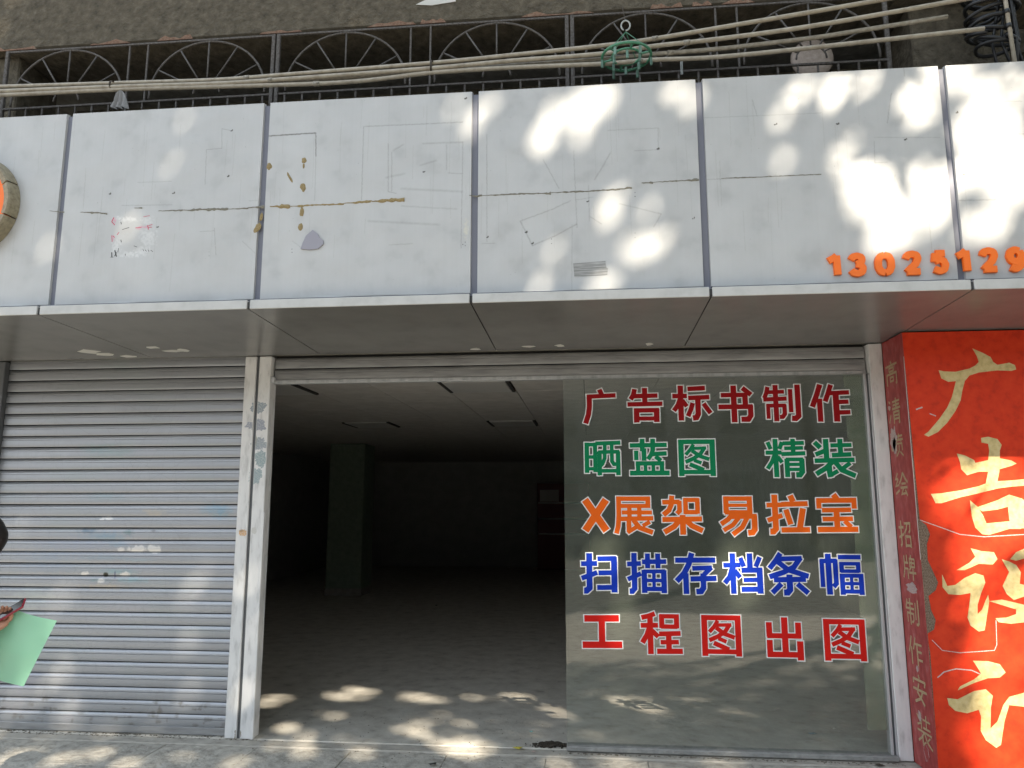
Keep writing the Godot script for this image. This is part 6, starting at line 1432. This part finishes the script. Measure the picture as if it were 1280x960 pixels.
func make_tree(label: String, base: Vector3, crown: Vector3, rad: Vector3, count: int, sd: int) -> void:
	var r := RandomNumberGenerator.new()
	r.seed = sd
	var t := thing("street_tree", label, "tree", base, "street trees along the kerb")
	var st := mb(false)
	var fork := base + Vector3((crown.x - base.x) * 0.3, crown.y * 0.45, (crown.z - base.z) * 0.3)
	tube(st, [base + Vector3(0, -0.2, 0), base + Vector3(0.05, 1.2, 0.02), base.lerp(fork, 0.6) + Vector3(-0.08, 0, 0.05), fork], 0.24, 0.15, 12)
	for k in 9:
		var a := TAU * k / 9.0 + r.randf() * 0.4
		var e := crown + Vector3(cos(a) * rad.x * 0.75, r.randf_range(-0.25, 0.6) * rad.y, sin(a) * rad.z * 0.75)
		var m := fork.lerp(e, 0.5) + Vector3(0, 0.5, 0)
		if lit([m, e]) or lit([fork, m]): continue
		tube(st, [fork - Vector3(0, 0.2, 0), fork.lerp(m, 0.5) + Vector3(0, 0.2, 0), m, e], 0.10, 0.02, 7)
	part(t, "trunk", st, M.bark)
	# leaf-sized faces through the whole volume, in clumps
	var cl := []
	for k in 170:
		var d := Vector3(r.randfn(), r.randfn(), r.randfn()).normalized() * pow(r.randf(), 0.36)
		cl.append(crown + d * rad)
	for v in 3:
		var vs := PackedVector3Array()
		var ns := PackedVector3Array()
		var n := 0
		while n < count / 3:
			n += 1
			var p: Vector3
			if r.randf() < 0.62: p = cl[r.randi() % cl.size()] + Vector3(r.randfn(), r.randfn() * 0.7, r.randfn()) * 0.55
			else:
				var d := Vector3(r.randfn(), r.randfn(), r.randfn()).normalized() * pow(r.randf(), 0.33)
				p = crown + d * rad * 0.96
			if r.randf() > keep(p): continue
			var x := Vector3(r.randfn(), r.randfn() * 0.5, r.randfn()).normalized()
			var nn := Vector3(r.randfn() * 0.7, 0.9, r.randfn() * 0.7).normalized()
			var y := nn.cross(x).normalized()
			nn = x.cross(y).normalized()
			var l := r.randf_range(0.11, 0.17)
			var w := l * r.randf_range(0.5, 0.66)
			var bend := nn * l * 0.22
			var a := p - x * l
			var b := p + y * w - bend * 0.2
			var c := p + x * l - bend
			var d2 := p - y * w - bend * 0.2
			if lit([a, b, c, d2]): continue
			for q in [a, b, c, a, c, d2]:
				vs.append(q)
				ns.append(nn)
		var arr := []
		arr.resize(Mesh.ARRAY_MAX)
		arr[Mesh.ARRAY_VERTEX] = vs
		arr[Mesh.ARRAY_NORMAL] = ns
		var mesh := ArrayMesh.new()
		mesh.add_surface_from_arrays(Mesh.PRIMITIVE_TRIANGLES, arr)
		mesh.surface_set_material(0, M.leaf[v])
		var mi := part_mesh(t, "crown", mesh, -base)
		mi.set_meta("kind", "stuff")

func build_trees() -> void:
	sort_gaps()
	airy.seed = 4
	airy.frequency = 0.03
	make_tree("tall leafy street tree across from the doorway", Vector3(6.4, -0.1, 10.2), Vector3(7.0, 12.0, 11.2), Vector3(4.2, 2.9, 3.2), 26000, 21)
	make_tree("leafy street tree across from the closed shutter", Vector3(2.2, -0.1, 11.0), Vector3(3.0, 11.8, 11.2), Vector3(3.4, 2.8, 3.1), 21000, 22)
	make_tree("added unseen tree beyond the red sign, darkening the right of the fascia", Vector3(10.5, -0.1, 6.6), Vector3(8.6, 6.4, 5.6), Vector3(4.4, 3.9, 3.7), 24000, 23)  # unseen tree added to block sky from the right and darken the fascia

func build_opposite() -> void:
	var st := mb()
	box(st, Vector3(-0.8, 0, -0.03), Vector3(0.8, 1.5, 0.03))
	var pane := commit(st, M.glass_far)
	st = mb()
	for s in [[-0.9, -0.8], [-0.04, 0.04], [0.8, 0.9]]: box(st, Vector3(s[0], -0.1, -0.09), Vector3(s[1], 1.6, 0.0))
	box(st, Vector3(-0.8, 1.5, -0.09), Vector3(0.8, 1.6, 0.0))
	box(st, Vector3(-1.0, -0.18, -0.2), Vector3(1.0, -0.1, 0.0))
	var frame := commit(st, M.block_trim)
	for b in [[-44.0, -11.0, 2, "plain beige block across the street, facing the closed shutter"], [-10.5, 8.5, 2, "plain beige block across the street, facing the open doorway"], [9.0, 42.0, 2, "plain beige block across the street, facing the red sign"]]:
		var t := thing("apartment_block", b[3], "building", Vector3(b[0], -0.17, 26), "blocks across the street")
		st = mb()
		box(st, Vector3(b[0], -0.17, 26), Vector3(b[1], 7.0, 36))
		part(t, "wall", st, M.block)
		st = mb()
		box(st, Vector3(b[0] - 0.2, 7.0, 25.7), Vector3(b[1] + 0.2, 7.3, 36.3))
		part(t, "roof", st, M.block_trim)
		for f in b[2]:
			for c in int((b[1] - b[0]) / 3.6):
				var w := part_mesh(t, "window", pane, Vector3(2.1 + c * 3.6, 1.4 + f * 3.0, -0.02))
				part_mesh(w, "frame", frame, Vector3.ZERO)
